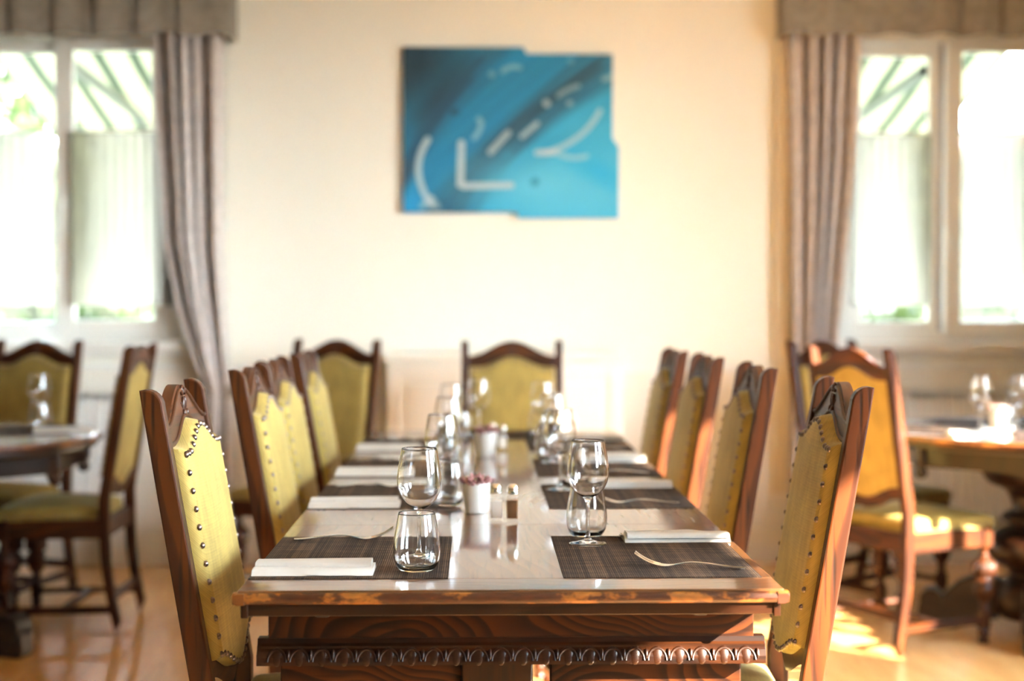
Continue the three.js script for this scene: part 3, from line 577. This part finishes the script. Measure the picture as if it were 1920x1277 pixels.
function makeChair(label, { backNails, seatNails, wood }, pos, turn, group) {
  const G = chairGeo, t = thing('dining_chair', label, 'chair', pos, turn, group);
  for (const s of [-1, 1]) add('back_post', G.post, wood, t, { pos: [s * 0.195, 0, 0] });
  const cr = add('crest_rail', G.crest, wood, t);
  add('bead_moulding', G.bead, wood, cr); add('lip_moulding', G.lip, wood, cr); add('scroll', G.scroll, wood, cr); for (const d of G.drops) add('carved_drop', d, wood, cr);
  const c = add('back_cushion', G.cushion, M.velvet, t);
  add('gimp_braid', G.braid, M.gimp, c, { label: 'golden braid' });
  const tilt = -Math.atan(0.17);
  if (backNails) for (const p of G.backNails) add('nailhead', G.nail, M.nail, c, { pos: p.toArray(), rot: [tilt, 0, 0] });
  else add('nailhead_trim', G.backNails.map((p) => G.nail.clone().rotateX(tilt).translate(p.x, p.y, p.z)), M.nail, c, { kind: 'stuff' });
  add('lower_rail', G.lower, wood, t);
  const st = add('seat_cushion', G.seat, M.velvet, t);
  if (seatNails) for (const [p, r] of G.seatNails) add('nailhead', G.nail, M.nail, st, { pos: p.toArray(), rot: [0, r, 0] });
  else add('nailhead_trim', G.seatNails.map(([p, r]) => G.nail.clone().rotateY(r).translate(p.x, p.y, p.z)), M.nail, st, { kind: 'stuff' });
  for (const g of G.rails) add('seat_rail', g, wood, t);
  for (const s of [-1, 1]) add('front_leg', G.leg, wood, t, { pos: [s * 0.2, 0, 0.185] });
  for (const g of G.stretch) add('stretcher', g, wood, t);
  return t;
}
const Q = Math.PI / 2, gLit = 'chairs of the brightly lit row along the long table', gDim = 'chairs of the row with darker olive cushions along the long table';
const near = makeChair('carved oak chair with velvet back crossed by a crisp shadow, at the table corner', { backNails: true, seatNails: false, wood: M.wood }, [-0.303, 0, -2.81], Q, gLit);
copy(near, [-0.285, 0, -3.62], Q, 'carved oak chair second in the brightly lit row, its post beside the crisp-shadowed chair', gLit);
copy(near, [0.439, 0, -2.89], -Q - 0.055, 'carved oak chair at the table corner with dark nailheads and a sunlit orange post', gDim);
copy(near, [0.42, 0, -3.68], -Q - 0.03, 'carved oak chair second from the near end in the row with sunlit posts', gDim);
const soft = makeChair('carved oak chair third in the brightly lit row, mostly hidden by the second', { backNails: false, seatNails: false, wood: M.wood }, [-0.298, 0, -4.14], Q, gLit);
copy(soft, [-0.283, 0, -4.70], Q, 'carved oak chair last in the brightly lit row, next to the chair by the wall', gLit);
copy(soft, [0.404, 0, -4.37], -Q, 'carved oak chair third from the near end in the row with sunlit posts', gDim);
copy(soft, [0.383, 0, -4.94], -Q, 'carved oak chair last in the row with sunlit posts, toward the cream cabinet', gDim);
copy(soft, [0.137, 0, -5.79], 0, 'carved oak chair at the far head of the long table, facing down its length', null);
copy(soft, [-0.73, 0, -6.1], -0.42, 'shaded olive chair standing against the wall beside the cream cabinet', null);
const aside = makeChair('carved oak chair with bright cushion set sideways to the round table, legs in view', { backNails: false, seatNails: false, wood: M.wood }, [-1.57, 0, -5.615], -Q, 'chairs around the two round tables');
copy(aside, [-1.975, 0, -6.04], -0.33, 'shaded olive chair under the window, behind the round table with the stacked-looking glasses', null);
makeChair('carved oak chair seen from behind with sunlit post and gleaming seat nails', { backNails: false, seatNails: true, wood: M.wood }, [1.558, 0, -5.283], Math.atan2(0.88, -0.48), 'chairs around the two round tables');
copy(aside, [1.633, 0, -5.98], Math.atan2(0.6, 0.8), 'chair mostly hidden behind the chair turned away, its dark seat under the round table', null);

// ------------------------------------------------------------------ the long table
const TX0 = -0.397, TX1 = 0.503, TZ0 = -2.344, TZ1 = -5.36, TY = 0.76, TC = (TX0 + TX1) / 2;
{
  const t = thing('long_dining_table', 'long oak draw-leaf table with worn edges, a figured apron and a carved band of lobes', 'table', [TC, 0, -3.85]);
  const L = (g) => g.translate(-TC, 0, 3.85), e = 0.008, zs = [TZ0 - 0.106, -3.05, -4.65, TZ1 + 0.106];
  const slabs = [['end_board', TZ0 - e, zs[0], 'x'], ['leaf_board', zs[0], zs[1], 'z'], ['centre_board', zs[1], zs[2], 'z'], ['leaf_board', zs[2], zs[3], 'z'], ['end_board', zs[3], TZ1 + e, 'x']];
  for (const [n, a, b, ax] of slabs) add(n, L(box(TX0 + e, TX1 - e, TY - 0.022, TY, b + 0.0004, a - 0.0004, 0.0012, ax)), M.top, t);
  // rounded, worn edge moulding below a small groove
  const half = (len) => { const p = []; for (let k = 0; k <= 8; k++) { const a = -Q + (k / 8) * Math.PI; p.push([0.011 * Math.cos(a) * 0.8, 0.0095 * Math.sin(a)]); } p.push([-0.01, 0.0095], [-0.01, -0.0095]); const s = new THREE.Shape(p.map(([x, y]) => new THREE.Vector2(x, y))); const g = new THREE.ExtrudeGeometry(s, { depth: len, bevelEnabled: false }); const q = g.attributes.position, u = g.attributes.uv; for (let i = 0; i < u.count; i++) u.setXY(i, q.getZ(i), q.getY(i) * 12 + 0.5); return g; };
  const ym = TY - 0.0135, W = TX1 - TX0, D = TZ0 - TZ1;
  add('edge_moulding', L(half(W).rotateY(-Q).translate(TX1, ym, TZ0 - 0.009)), M.worn, t);
  add('edge_moulding', L(half(W).rotateY(Q).translate(TX0, ym, TZ1 + 0.009)), M.worn, t);
  add('edge_moulding', L(half(D).translate(TX1 - 0.009, ym, TZ1)), M.worn, t);
  add('edge_moulding', L(half(D).rotateY(Math.PI).translate(TX0 + 0.009, ym, TZ0)), M.worn, t);
  add('lower_leaf', L(box(TX0 + 0.012, TX1 - 0.012, 0.717, 0.737, TZ1 + 0.012, TZ0 - 0.014, 0.002, 'x')), M.carved, t);
  for (const x of [TX0 + 0.012, TX1 - 0.024]) add('leaf_runner', L(box(x, x + 0.012, 0.714, 0.739, TZ1 + 0.02, TZ0 - 0.011, 0.002, 'z')), M.carved, t);
  add('leaf_batten', L(box(-0.137, 0.161, 0.708, 0.716, -2.40, -2.446, 0.002, 'x')), M.batten, t, { label: 'paler batten under the leaf' });
  for (const x of [-0.262, 0.372]) add('leaf_catch', L(box(x - 0.012, x + 0.012, 0.698, 0.717, -2.435, -2.452, 0.003)), M.iron, t);
  // apron and carved band
  const ax0 = TX0 + 0.043, ax1 = TX1 - 0.038, az0 = -2.452, az1 = TZ1 + 0.1;
  for (const [a, b, c, d, ax] of [[ax0, ax1, az0 - 0.028, az0, 'x'], [ax0, ax1, az1, az1 + 0.028, 'x'], [ax0, ax0 + 0.028, az1 + 0.028, az0 - 0.028, 'z'], [ax1 - 0.028, ax1, az1 + 0.028, az0 - 0.028, 'z']]) add('apron', L(box(a, b, 0.645, 0.717, c, d, 0.002, ax)), M.apron, t);
  const prof = [[-0.02, 0.66], [0.001, 0.66], [0.003, 0.652], [0.008, 0.648], [0.008, 0.644], [0.012, 0.64], [0.017, 0.63], [0.018, 0.622], [0.018, 0.6175], [-0.02, 0.6175]];
  const band = (len) => grain(extrude(prof, len, 0.0005), 'z');
  add('carved_band', [L(band(ax1 - ax0 + 0.036).rotateY(-Q).translate(ax1 + 0.018, 0, az0)), L(band(ax1 - ax0 + 0.036).rotateY(Q).translate(ax0 - 0.018, 0, az1)), L(band(az0 - az1 - 0.03).translate(ax1, 0, az1 + 0.015)), L(band(az0 - az1 - 0.03).rotateY(Math.PI).translate(ax0, 0, az0 - 0.015))], M.carved, t);
  const lobe = merge([
    new THREE.SphereGeometry(0.0115, 12, 8).scale(1, 1.35, 0.42).rotateX(-0.3).translate(0, 0.631, 0.0125),
    new THREE.TorusGeometry(0.0155, 0.0021, 6, 14, Math.PI).scale(1, 1.3, 1).rotateX(-0.38).translate(0, 0.624, 0.019),
    new THREE.SphereGeometry(0.0038, 6, 6).scale(0.8, 2.4, 0.8).rotateX(-0.4).translate(0.0193, 0.635, 0.0165),
  ]);
  const nl = 22, ln = [];
  for (let k = 0; k < nl; k++) add('carved_lobe', lobe, M.carved, t, { pos: [ax0 - 0.003 + (k + 0.5) * (ax1 - ax0 + 0.006) / nl - TC, 0, az0 + 3.85] });
  const side = [], ns = 74; for (let k = 0; k < ns; k++) { const z = lerp(az1 + 0.02, az0 - 0.02, k / (ns - 1)); side.push(lobe.clone().rotateY(Q).translate(ax1 - TC, 0, z + 3.85), lobe.clone().rotateY(-Q).translate(ax0 - TC, 0, z + 3.85)); }
  add('carved_lobes', side, M.carved, t, { kind: 'stuff' });
  // under the band: rails, centre block, legs
  const rz = az0 - 0.035;
  add('under_rail', L(box(ax0 + 0.015, -0.03, 0.535, 0.618, rz - 0.024, rz, 0.003, 'x')), M.apron, t);
  add('under_rail', L(box(0.122, ax1 - 0.015, 0.535, 0.618, rz - 0.024, rz, 0.003, 'x')), M.apron, t);
  add('centre_block', L(box(-0.03, 0.092, 0.50, 0.618, rz - 0.05, rz + 0.012, 0.004, 'y')), M.carved, t);
  const leg = merge([grain(new RoundedBoxGeometry(0.07, 0.14, 0.07, 1, 0.004).translate(0, 0.555, 0), 'y'), grain(lathe(smooth([[0.03, 0.49], [0.028, 0.47], [0.045, 0.455], [0.032, 0.44], [0.045, 0.42], [0.058, 0.37], [0.056, 0.33], [0.045, 0.28], [0.032, 0.24], [0.03, 0.22], [0.042, 0.205], [0.03, 0.19], [0.036, 0.165]], 60), 28), 'y'), grain(new RoundedBoxGeometry(0.075, 0.1, 0.075, 1, 0.004).translate(0, 0.115, 0), 'y'), grain(lathe(smooth([[0.03, 0.066], [0.045, 0.045], [0.045, 0.02], [0.035, 0.002], [0, 0]], 24), 24), 'y')]);
  for (const x of [ax0 + 0.05, ax1 - 0.05]) for (const z of [rz - 0.04, az1 + 0.035]) add('leg', leg, M.carved, t, { pos: [x - TC, 0, z + 3.85] });
  for (const z of [rz - 0.04, az1 + 0.035]) add('stretcher', L(box(ax0 + 0.05, ax1 - 0.05, 0.09, 0.14, z - 0.025, z + 0.025, 0.004, 'x')), M.carved, t);
  add('stretcher', L(box(TC - 0.04, TC + 0.04, 0.09, 0.13, az1 + 0.06, rz - 0.065, 0.004, 'z')), M.carved, t);
}

// ------------------------------------------------------------------ round tables
function roundTable(label, [x, z]) {
  const t = thing('round_table', label, 'table', [x, 0, z], 0, 'round pedestal tables by the windows');
  add('tabletop', grain(lathe([[0, 0.737], [0.585, 0.737], [0.592, 0.741], [0.592, 0.757], [0.589, 0.76], [0, 0.76]], 72), 'z'), M.top, t);
  const ring = lathe(smooth([[0.586, 0.736], [0.598, 0.737], [0.602, 0.744], [0.598, 0.752], [0.588, 0.754]], 14), 72); { const u = ring.attributes.uv; for (let i = 0; i < u.count; i++) u.setXY(i, u.getX(i) * 3.7, u.getY(i)); }
  add('edge_moulding', ring, M.worn, t);
  add('lower_leaf', grain(lathe([[0, 0.714], [0.575, 0.714], [0.58, 0.718], [0.58, 0.733], [0.575, 0.737], [0, 0.737]], 72), 'z'), M.woodOld, t);
  // apron: eight-sided frame with shaped drops at the corners
  for (let k = 0; k < 8; k++) { const a = k * Math.PI / 4, w = 0.42; add('apron_panel', grain(extrude([[-w / 2, 0.63], [-w / 2 + 0.03, 0.645], [w / 2 - 0.03, 0.645], [w / 2, 0.63], [w / 2, 0.714], [-w / 2, 0.714]], 0.025, 0.002).translate(0, 0, 0.48).rotateY(a), 'y'), M.woodOld, t);
    add('corner_drop', grain(lathe(smooth([[0.022, 0.714], [0.024, 0.66], [0.016, 0.64], [0.024, 0.625], [0.014, 0.606], [0, 0.6]], 20), 12).translate(0.22, 0, 0.49).rotateY(a), 'y'), M.woodOld, t); }
  add('pedestal', grain(lathe(smooth([[0.3, 0.714], [0.3, 0.68], [0.2, 0.66], [0.19, 0.6], [0.165, 0.56], [0.11, 0.535], [0.085, 0.5], [0.08, 0.46], [0.1, 0.44], [0.105, 0.42], [0.08, 0.405], [0.12, 0.385], [0.165, 0.35], [0.17, 0.31], [0.14, 0.265], [0.09, 0.235], [0.085, 0.215], [0.12, 0.195], [0.14, 0.17], [0.14, 0.09], [0.12, 0.06]], 120), 40), 'y'), M.woodOld, t);
  add('collar', new THREE.TorusGeometry(0.098, 0.018, 10, 36).rotateX(Q).translate(0, 0.43, 0), M.woodOld, t);
  const sh = [[0.12, 0.2], [0.2, 0.21], [0.27, 0.18], [0.32, 0.13], [0.38, 0.12], [0.41, 0.085], [0.42, 0.02], [0.4, 0.0], [0.27, 0.0], [0.25, 0.03], [0.12, 0.05]];
  for (let k = 0; k < 4; k++) { const a = Math.PI / 4 + k * Q + 0.43, f = add('foot', grain(extrude(sh, 0.075, 0.008, 2).translate(0, 0, -0.0375).rotateY(a), 'x'), M.woodOld, t); add('scroll', grain(new THREE.CylinderGeometry(0.042, 0.042, 0.09, 18).rotateX(Q).translate(0.365, 0.105, 0).rotateY(a), 'x'), M.woodOld, f); }
  return t;
}
const rt = roundTable('dark round pedestal table before the window with the swept-back curtain', [-1.95, -5.2]);
copy(rt, [2.06, 0, -5.36], 0, 'dark round pedestal table before the ajar window, lit by the sun');

// ------------------------------------------------------------------ things on the tables
const MY = TY + 0.0016;
function ripple(w, d, h, n) { return sheet(n, n, (u, v) => ({ x: (u - 0.5) * w, y: h, z: (0.5 - v) * d, u: u * w, v: v * d }), (u, v) => ({ x: (u - 0.5) * w, y: 0, z: (0.5 - v) * d, u: u * w, v: v * d })); }
const matGeo = ripple(0.335, 0.44, 0.0016, 8);
let mat0;
function placemat(label, x, y, z, turn = 0, group = null) {
  if (!mat0) { mat0 = add('placemat', matGeo, M.mat); tag(mat0, label, 'placemat'); mat0.position.set(x, y, z); mat0.rotation.y = turn; if (group) mat0.userData.group = group; return mat0; }
  return copy(mat0, [x, y, z], turn, label, group);
}
// napkin rolled flat in three folds round its cutlery
const napGeo = (() => {
  const L = 0.205, D = 0.085;
  const wav = (x, k) => 0.0016 * Math.sin(x * 38 + k) + 0.001 * Math.sin(x * 91 + 2 * k);
  const under = sheet(30, 8, (u, v) => { const x = (u - 0.5) * L, e = Math.min(v, 1 - v); return { x, y: 0.009 * Math.sqrt(1 - Math.pow(1 - clamp(e / 0.12, 0, 1), 2)) + 0.0005 + (v < 0.2 ? wav(x, 1) * 0.6 : 0), z: (0.5 - v) * D + wav(x, 0.4) * (v < 0.1 ? 1 : 0.2) }; }, (u, v) => ({ x: (u - 0.5) * L, y: 0, z: (0.5 - v) * D }));
  const flap = sheet(30, 8, (u, v) => { const x = (u - 0.5) * (L - 0.006) - 0.002; const e = Math.min(v, 1 - v); return { x, y: 0.0095 + 0.007 * Math.sqrt(1 - Math.pow(1 - clamp(e / 0.2, 0, 1), 2)) + (v < 0.3 ? wav(x, 2) * 0.7 : 0) + 0.0015 * u, z: lerp(0.006 + 0.008 * u, -0.041, v) }; }, (u, v) => ({ x: (u - 0.5) * (L - 0.006) - 0.002, y: 0.008, z: lerp(0.006 + 0.008 * u, -0.041, v) }));
  return { under, flap };
})();
let nap0;
function napkin(label, x, y, z, turn, group) {
  if (nap0) return copy(nap0, [x, y, z], turn, label, group);
  nap0 = thing('folded_napkin', label, 'napkin', [x, y, z], turn, group);
  add('lower_fold', napGeo.under, M.napkin, nap0); add('top_flap', napGeo.flap, M.napkin, nap0);
  return nap0;
}
// fork: handle from x = 0, tines to x = 0.19
const forkGeo = (() => {
  const hy = (l) => (l < 0.09 ? 0.0012 + 0.0075 * Math.pow(Math.sin((l / 0.09) * Q), 2) * 0.9 : l < 0.137 ? lerp(0.0079, 0.0012, (1 - Math.cos(((l - 0.09) / 0.047) * Math.PI)) / 2) : 0.0012 + 9.2 * (l - 0.137) * (l - 0.137) * 0.75);
  const hw = (l) => (l < 0.012 ? lerp(0.006, 0.0085, l / 0.012) : l < 0.1 ? lerp(0.0085, 0.0032, (l - 0.012) / 0.088) : l < 0.12 ? lerp(0.0032, 0.005, (l - 0.1) / 0.02) : l < 0.14 ? lerp(0.005, 0.0118, (l - 0.12) / 0.02) : 0.0118);
  const strip = (l0, l1, off, w, n) => sheet(n, 4, (u, v) => { const l = lerp(l0, l1, u), ww = w ?? hw(l), q = (v - 0.5) * 2; return { x: l, y: hy(l) + 0.0026 - 0.0009 * q * q, z: off - q * ww }; }, (u, v) => { const l = lerp(l0, l1, u), ww = w ?? hw(l), q = (v - 0.5) * 2; return { x: l, y: hy(l) + 0.0001, z: off - q * ww }; });
  return { handle: strip(0, 0.15, 0, null, 40), tines: [-0.0102, -0.0034, 0.0034, 0.0102].map((o) => strip(0.148, 0.192, o, 0.0017, 14)) };
})();
let fork0;
function fork(label, x, y, z, turn, group) {
  if (fork0) return copy(fork0, [x, y, z], turn, label, group);
  fork0 = thing('fork', label, 'fork', [x, y, z], turn, group);
  add('handle', forkGeo.handle, M.steel, fork0); for (const g of forkGeo.tines) add('tine', g, M.steel, fork0);
  return fork0;
}
const wineGeo = outward(lathe([[0.0, 0.0], ...smooth([[0.034, 0.0], [0.0365, 0.0012], [0.034, 0.0028], [0.02, 0.0052], [0.008, 0.0095], [0.0045, 0.018], [0.0037, 0.035], [0.0036, 0.06], [0.0045, 0.08], [0.0085, 0.0885], [0.02, 0.096], [0.032, 0.109], [0.039, 0.127], [0.0402, 0.142], [0.038, 0.165], [0.0345, 0.185], [0.0322, 0.1985]], 90), [0.0318, 0.2], [0.0312, 0.1988], ...smooth([[0.0311, 0.198], [0.0334, 0.185], [0.0369, 0.165], [0.0391, 0.142], [0.0379, 0.127], [0.031, 0.1098], [0.019, 0.0972], [0.008, 0.0925], [0.0, 0.0915]], 50)], 48));
const tumGeo = outward(lathe([[0, 0.0006], ...smooth([[0.024, 0.0], [0.029, 0.001], [0.0365, 0.011], [0.0402, 0.026], [0.0405, 0.04], [0.038, 0.065], [0.0345, 0.086], [0.0323, 0.0985]], 50), [0.032, 0.1], [0.0314, 0.0988], ...smooth([[0.0312, 0.098], [0.0331, 0.086], [0.0366, 0.065], [0.0391, 0.04], [0.0388, 0.026], [0.035, 0.0125], [0.026, 0.0068], [0, 0.0062]], 40)], 48));
let wine0, tum0;
function wine(label, x, z, y = TY, group) {
  if (wine0) return copy(wine0, [x, y, z], 0, label, group);
  wine0 = tag(add('wine_glass', wineGeo, M.glass), label, 'wine glass', group); wine0.position.set(x, y, z); return wine0;
}
function tumbler(label, x, z, y = TY, group) {
  if (tum0) return copy(tum0, [x, y, z], rnd() * 6, label, group);
  tum0 = tag(add('tumbler', tumGeo, M.glass), label, 'tumbler', group); tum0.position.set(x, y, z); return tum0;
}
const A = 'beside the brightly lit chair row', B = 'beside the chairs with sunlit posts';
const nth = ['first', 'second', 'third', 'fourth'];
const matZ = [[-2.449, -2.886], [-3.285, -3.72], [-3.89, -4.32], [-4.555, -4.99]].map(([a, b]) => (a + b) / 2);
const wineA = [[-0.108, -2.64], [-0.088, -3.45], [-0.085, -4.08], [-0.09, -4.75]], tumA = [[-0.1077, -2.522], [-0.073, -3.34], [-0.082, -3.96], [-0.088, -4.62]];
const wineB = [[0.2087, -2.789], [0.2, -3.60], [0.213, -4.22], [0.213, -4.88]], tumB = [[0.2145, -2.90], [0.245, -3.70], [0.206, -4.34], [0.21, -5.0]];
for (let k = 0; k < 4; k++) {
  const w = (what, side) => `${what}, ${nth[k]} from the camera end, ${side}`;
  placemat(w('brown woven placemat', A), -0.22, TY, matZ[k], 0, 'woven placemats on the long table');
  placemat(w('brown woven placemat', B), k ? 0.325 : 0.31, TY, matZ[k], 0, 'woven placemats on the long table');
  napkin(w('white folded napkin', A), -0.283, k === 0 || true ? MY : TY, matZ[k] + 0.155 + (k === 1 ? 0.015 : 0), 0.0 + (k ? rr(-0.02, 0.02) : 0), 'folded napkins on the long table');
  napkin(w('white folded napkin', B), 0.383, MY, matZ[k] - 0.178, Math.PI + (k ? rr(-0.02, 0.02) : 0.02), 'folded napkins on the long table');
  fork(w('steel fork', A), -0.36, MY, matZ[k] - 0.178, k ? rr(-0.05, 0.05) : 0.06, 'forks on the long table');
  fork(w('steel fork', B), 0.462, MY, matZ[k] + 0.152, Math.PI + (k ? rr(-0.1, 0) : -0.22), 'forks on the long table');
  wine(w('stemmed wine glass', A), wineA[k][0], wineA[k][1], MY, 'wine glasses on the long table');
  wine(w('stemmed wine glass', B), wineB[k][0], wineB[k][1], MY, 'wine glasses on the long table');
  tumbler(w('low stemless tumbler', A), tumA[k][0], tumA[k][1], MY, 'tumblers on the long table');
  tumbler(w('low stemless tumbler', B), tumB[k][0], tumB[k][1], k === 0 ? TY : MY, 'tumblers on the long table');
}
{ const kn = tag(add('table_knife', extrude([[-0.1, 0.004], [-0.09, 0.008], [-0.02, 0.0085], [0.08, 0.006], [0.085, -0.006], [-0.08, -0.006]], 0.0022, 0.0006).rotateX(-Q), M.steel), 'knife blade tip poking out of a folded napkin near the sunlit-post corner chair', 'knife'); kn.position.set(0.373, MY + 0.0082, matZ[0] - 0.17); }
// head of the table
placemat('brown woven placemat laid crosswise at the far head of the table', 0.06, TY, -5.14, Q);
wine('stemmed wine glass standing before the chair at the far head of the table', 0.0, -5.1, TY);
tumbler('tumbler at the far head of the table, just beside its wine glass', -0.06, -4.93, TY);

// succulents in white pots
function potted(label, x, z, s, n) {
  const t = thing('potted_succulent', label, 'potted plant', [x, TY, z]);
  add('pot', lathe([[0, 0], [0.0225, 0], [0.0245, 0.0015], ...smooth([[0.0255, 0.01], [0.0288, 0.04], [0.0305, 0.063]], 12), [0.0308, 0.0655], [0.0298, 0.0665], [0.0285, 0.065], [0.0275, 0.056], [0, 0.056]], 40).scale(s, s, s), M.pot, t);
  add('soil', lathe([[0, 0.0565], [0.0272, 0.0565], [0.0272, 0.058], [0.014, 0.0605], [0, 0.061]], 24).scale(s, s, s), M.soil, t);
  const leaf = lathe(smooth([[0, 0], [0.003, 0.004], [0.0068, 0.014], [0.0058, 0.023], [0.002, 0.031], [0, 0.034]], 12), 8).scale(1, 1, 0.5);
  const spots = [[-0.016, 0.006, 0.95], [0.013, 0.009, 1.0], [0.0, -0.012, 1.12], [-0.006, 0.02, 0.75], [0.02, -0.012, 0.9], [-0.02, -0.012, 0.85]];
  spots.slice(0, n).forEach(([px, pz, k], i) => {
    for (let r = 0; r < 3; r++) {
      const ring = [];
      for (let q = 0; q < 6 - r * 1.5; q++) ring.push(leaf.clone().scale(k, k * (1 - r * 0.14), k).rotateX(0.92 - r * 0.36 + rr(-0.1, 0.1)).rotateY((q / (6 - r * 1.5)) * Math.PI * 2 + r * 0.6 + i));
      add('leaf_ring', merge(ring).translate(px, 0.058, pz).scale(s, s, s), [M.leafRed, M.leafPink, M.leafGreen][(i + r) % 3 === 2 && r === 0 ? 2 : (i + r) % 2], t);
    }
  });
  return t;
}
potted('small white pot of reddish succulent beside the shakers in the middle of the table', -0.006, -3.23, 1, 6);
potted('white succulent pot further down the long table, blurred in the distance', 0.02, -4.42, 1.12, 6);
// shakers
function shaker(label, x, z, fill) {
  const t = thing(fill === M.pepper ? 'pepper_shaker' : 'salt_shaker', label, 'shaker', [x, TY, z], rr(-0.1, 0.1));
  const sq = (r, y, rad) => { const o = []; const n = 5; for (const [sx, sz, a0] of [[1, 1, 0], [-1, 1, Q], [-1, -1, 2 * Q], [1, -1, 3 * Q]]) for (let k = 0; k < n; k++) { const a = a0 + (k / (n - 1)) * Q; o.push([(r - rad) * sx + rad * Math.cos(a), y, (r - rad) * sz + rad * Math.sin(a)]); } return o; };
  const loft = (secs) => { const pos = [], idx = [], n = secs[0].length; for (const s of secs) for (const p of s) pos.push(...p); for (let j = 0; j < secs.length - 1; j++) for (let i = 0; i < n; i++) { const a = j * n + i, b = j * n + (i + 1) % n; idx.push(a, a + n, b, b, a + n, b + n); } const c0 = pos.length / 3; pos.push(0, secs[0][0][1], 0); const c1 = c0 + 1; pos.push(0, secs.at(-1)[0][1], 0); const m = (secs.length - 1) * n; for (let i = 0; i < n; i++) idx.push(c0, i, (i + 1) % n, c1, m + (i + 1) % n, m + i); const g = new THREE.BufferGeometry(); g.setAttribute('position', new THREE.Float32BufferAttribute(pos, 3)); g.setIndex(idx); return toCreasedNormals(g, 0.6); };
  const outer = [sq(0.0145, 0, 0.003), sq(0.0158, 0.003, 0.003), sq(0.0145, 0.007, 0.004), sq(0.0142, 0.045, 0.004), sq(0.0138, 0.054, 0.005), sq(0.011, 0.059, 0.009), sq(0.0095, 0.061, 0.0094)];
  const inner = [sq(0.0092, 0.0605, 0.009), sq(0.0118, 0.0545, 0.006), sq(0.0122, 0.045, 0.004), sq(0.012, 0.009, 0.004)];
  add('glass_body', loft([...outer, ...inner]), M.glassPane, t);
  add('filling', loft([sq(0.0117, 0.0095, 0.004), sq(0.0119, 0.03, 0.004), sq(0.0119, fill === M.pepper ? 0.047 : 0.044, 0.004)]), fill, t);
  const cap = add('cap', lathe(smooth([[0.0105, 0.06], [0.0118, 0.061], [0.0118, 0.068], [0.0112, 0.0695], [0.0118, 0.071], [0.0115, 0.0735], [0.0085, 0.079], [0.004, 0.0815], [0, 0.082]], 40), 28), M.chrome, t);
  for (const [a, b] of [[0, 0], [0.004, 0], [-0.004, 0], [0, 0.004], [0, -0.004]]) add('hole', new THREE.CylinderGeometry(0.0007, 0.0007, 0.001, 6).translate(a, 0.0818 - (a || b ? 0.0006 : 0), b), M.iron, cap);
  return t;
}
shaker('square glass salt shaker with chrome cap in front of the near succulent pot', 0.036, -3.095, M.salt);
shaker('square glass pepper shaker filled with brown pepper, beside the salt', 0.071, -3.085, M.pepper);
shaker('blurred pale shaker standing just beside the far succulent pot', 0.075, -4.6, M.salt);
shaker('blurred pale shaker half hidden behind the far succulent pot', 0.045, -4.68, M.salt);

// on the round tables
const RY = 0.76, gR = 'on the round table', L1 = 'the round table before the swept-back curtain', L2 = 'the round table in the sun';
placemat(`dark woven placemat on ${L1}, under the glasses`, -1.68, RY, -5.35, 0.35);
placemat(`dark woven placemat at the window side of ${L1}`, -1.95, RY, -4.92, Q + 0.3);
napkin(`white napkin lying near the rim of ${L1}`, -1.5, RY, -5.3, 0.35);
wine(`stemmed wine glass on ${L1}`, -1.645, -5.5, RY + 0.0016);
tumbler(`tumbler in front of the wine glass on ${L1}`, -1.605, -5.38, RY + 0.0016);
placemat(`dark woven placemat near the chair turned away, on ${L2}`, 1.68, RY, -5.36, -0.3);
placemat(`dark woven placemat on the far side of ${L2}`, 2.0, RY, -5.68, Q);
napkin(`white napkin near the rim of ${L2}, by the tall glass`, 1.75, RY, -5.08, 0.12);
napkin(`white crumpled-looking napkin glimpsed behind the chair post on ${L2}`, 1.56, RY + 0.0016, -5.5, 1.2);
wine(`stemmed wine glass standing by the white napkin on ${L2}`, 1.815, -5.24, RY);
tumbler(`tumbler beside the cream pot on ${L2}`, 1.875, -5.15, RY);
wine(`stemmed wine glass cut by the picture edge on ${L2}`, 2.02, -5.42, RY);
potted(`cream pot behind a tumbler on ${L2}`, 1.9, -5.3, 1.15, 5);
renderer.render(scene, camera);
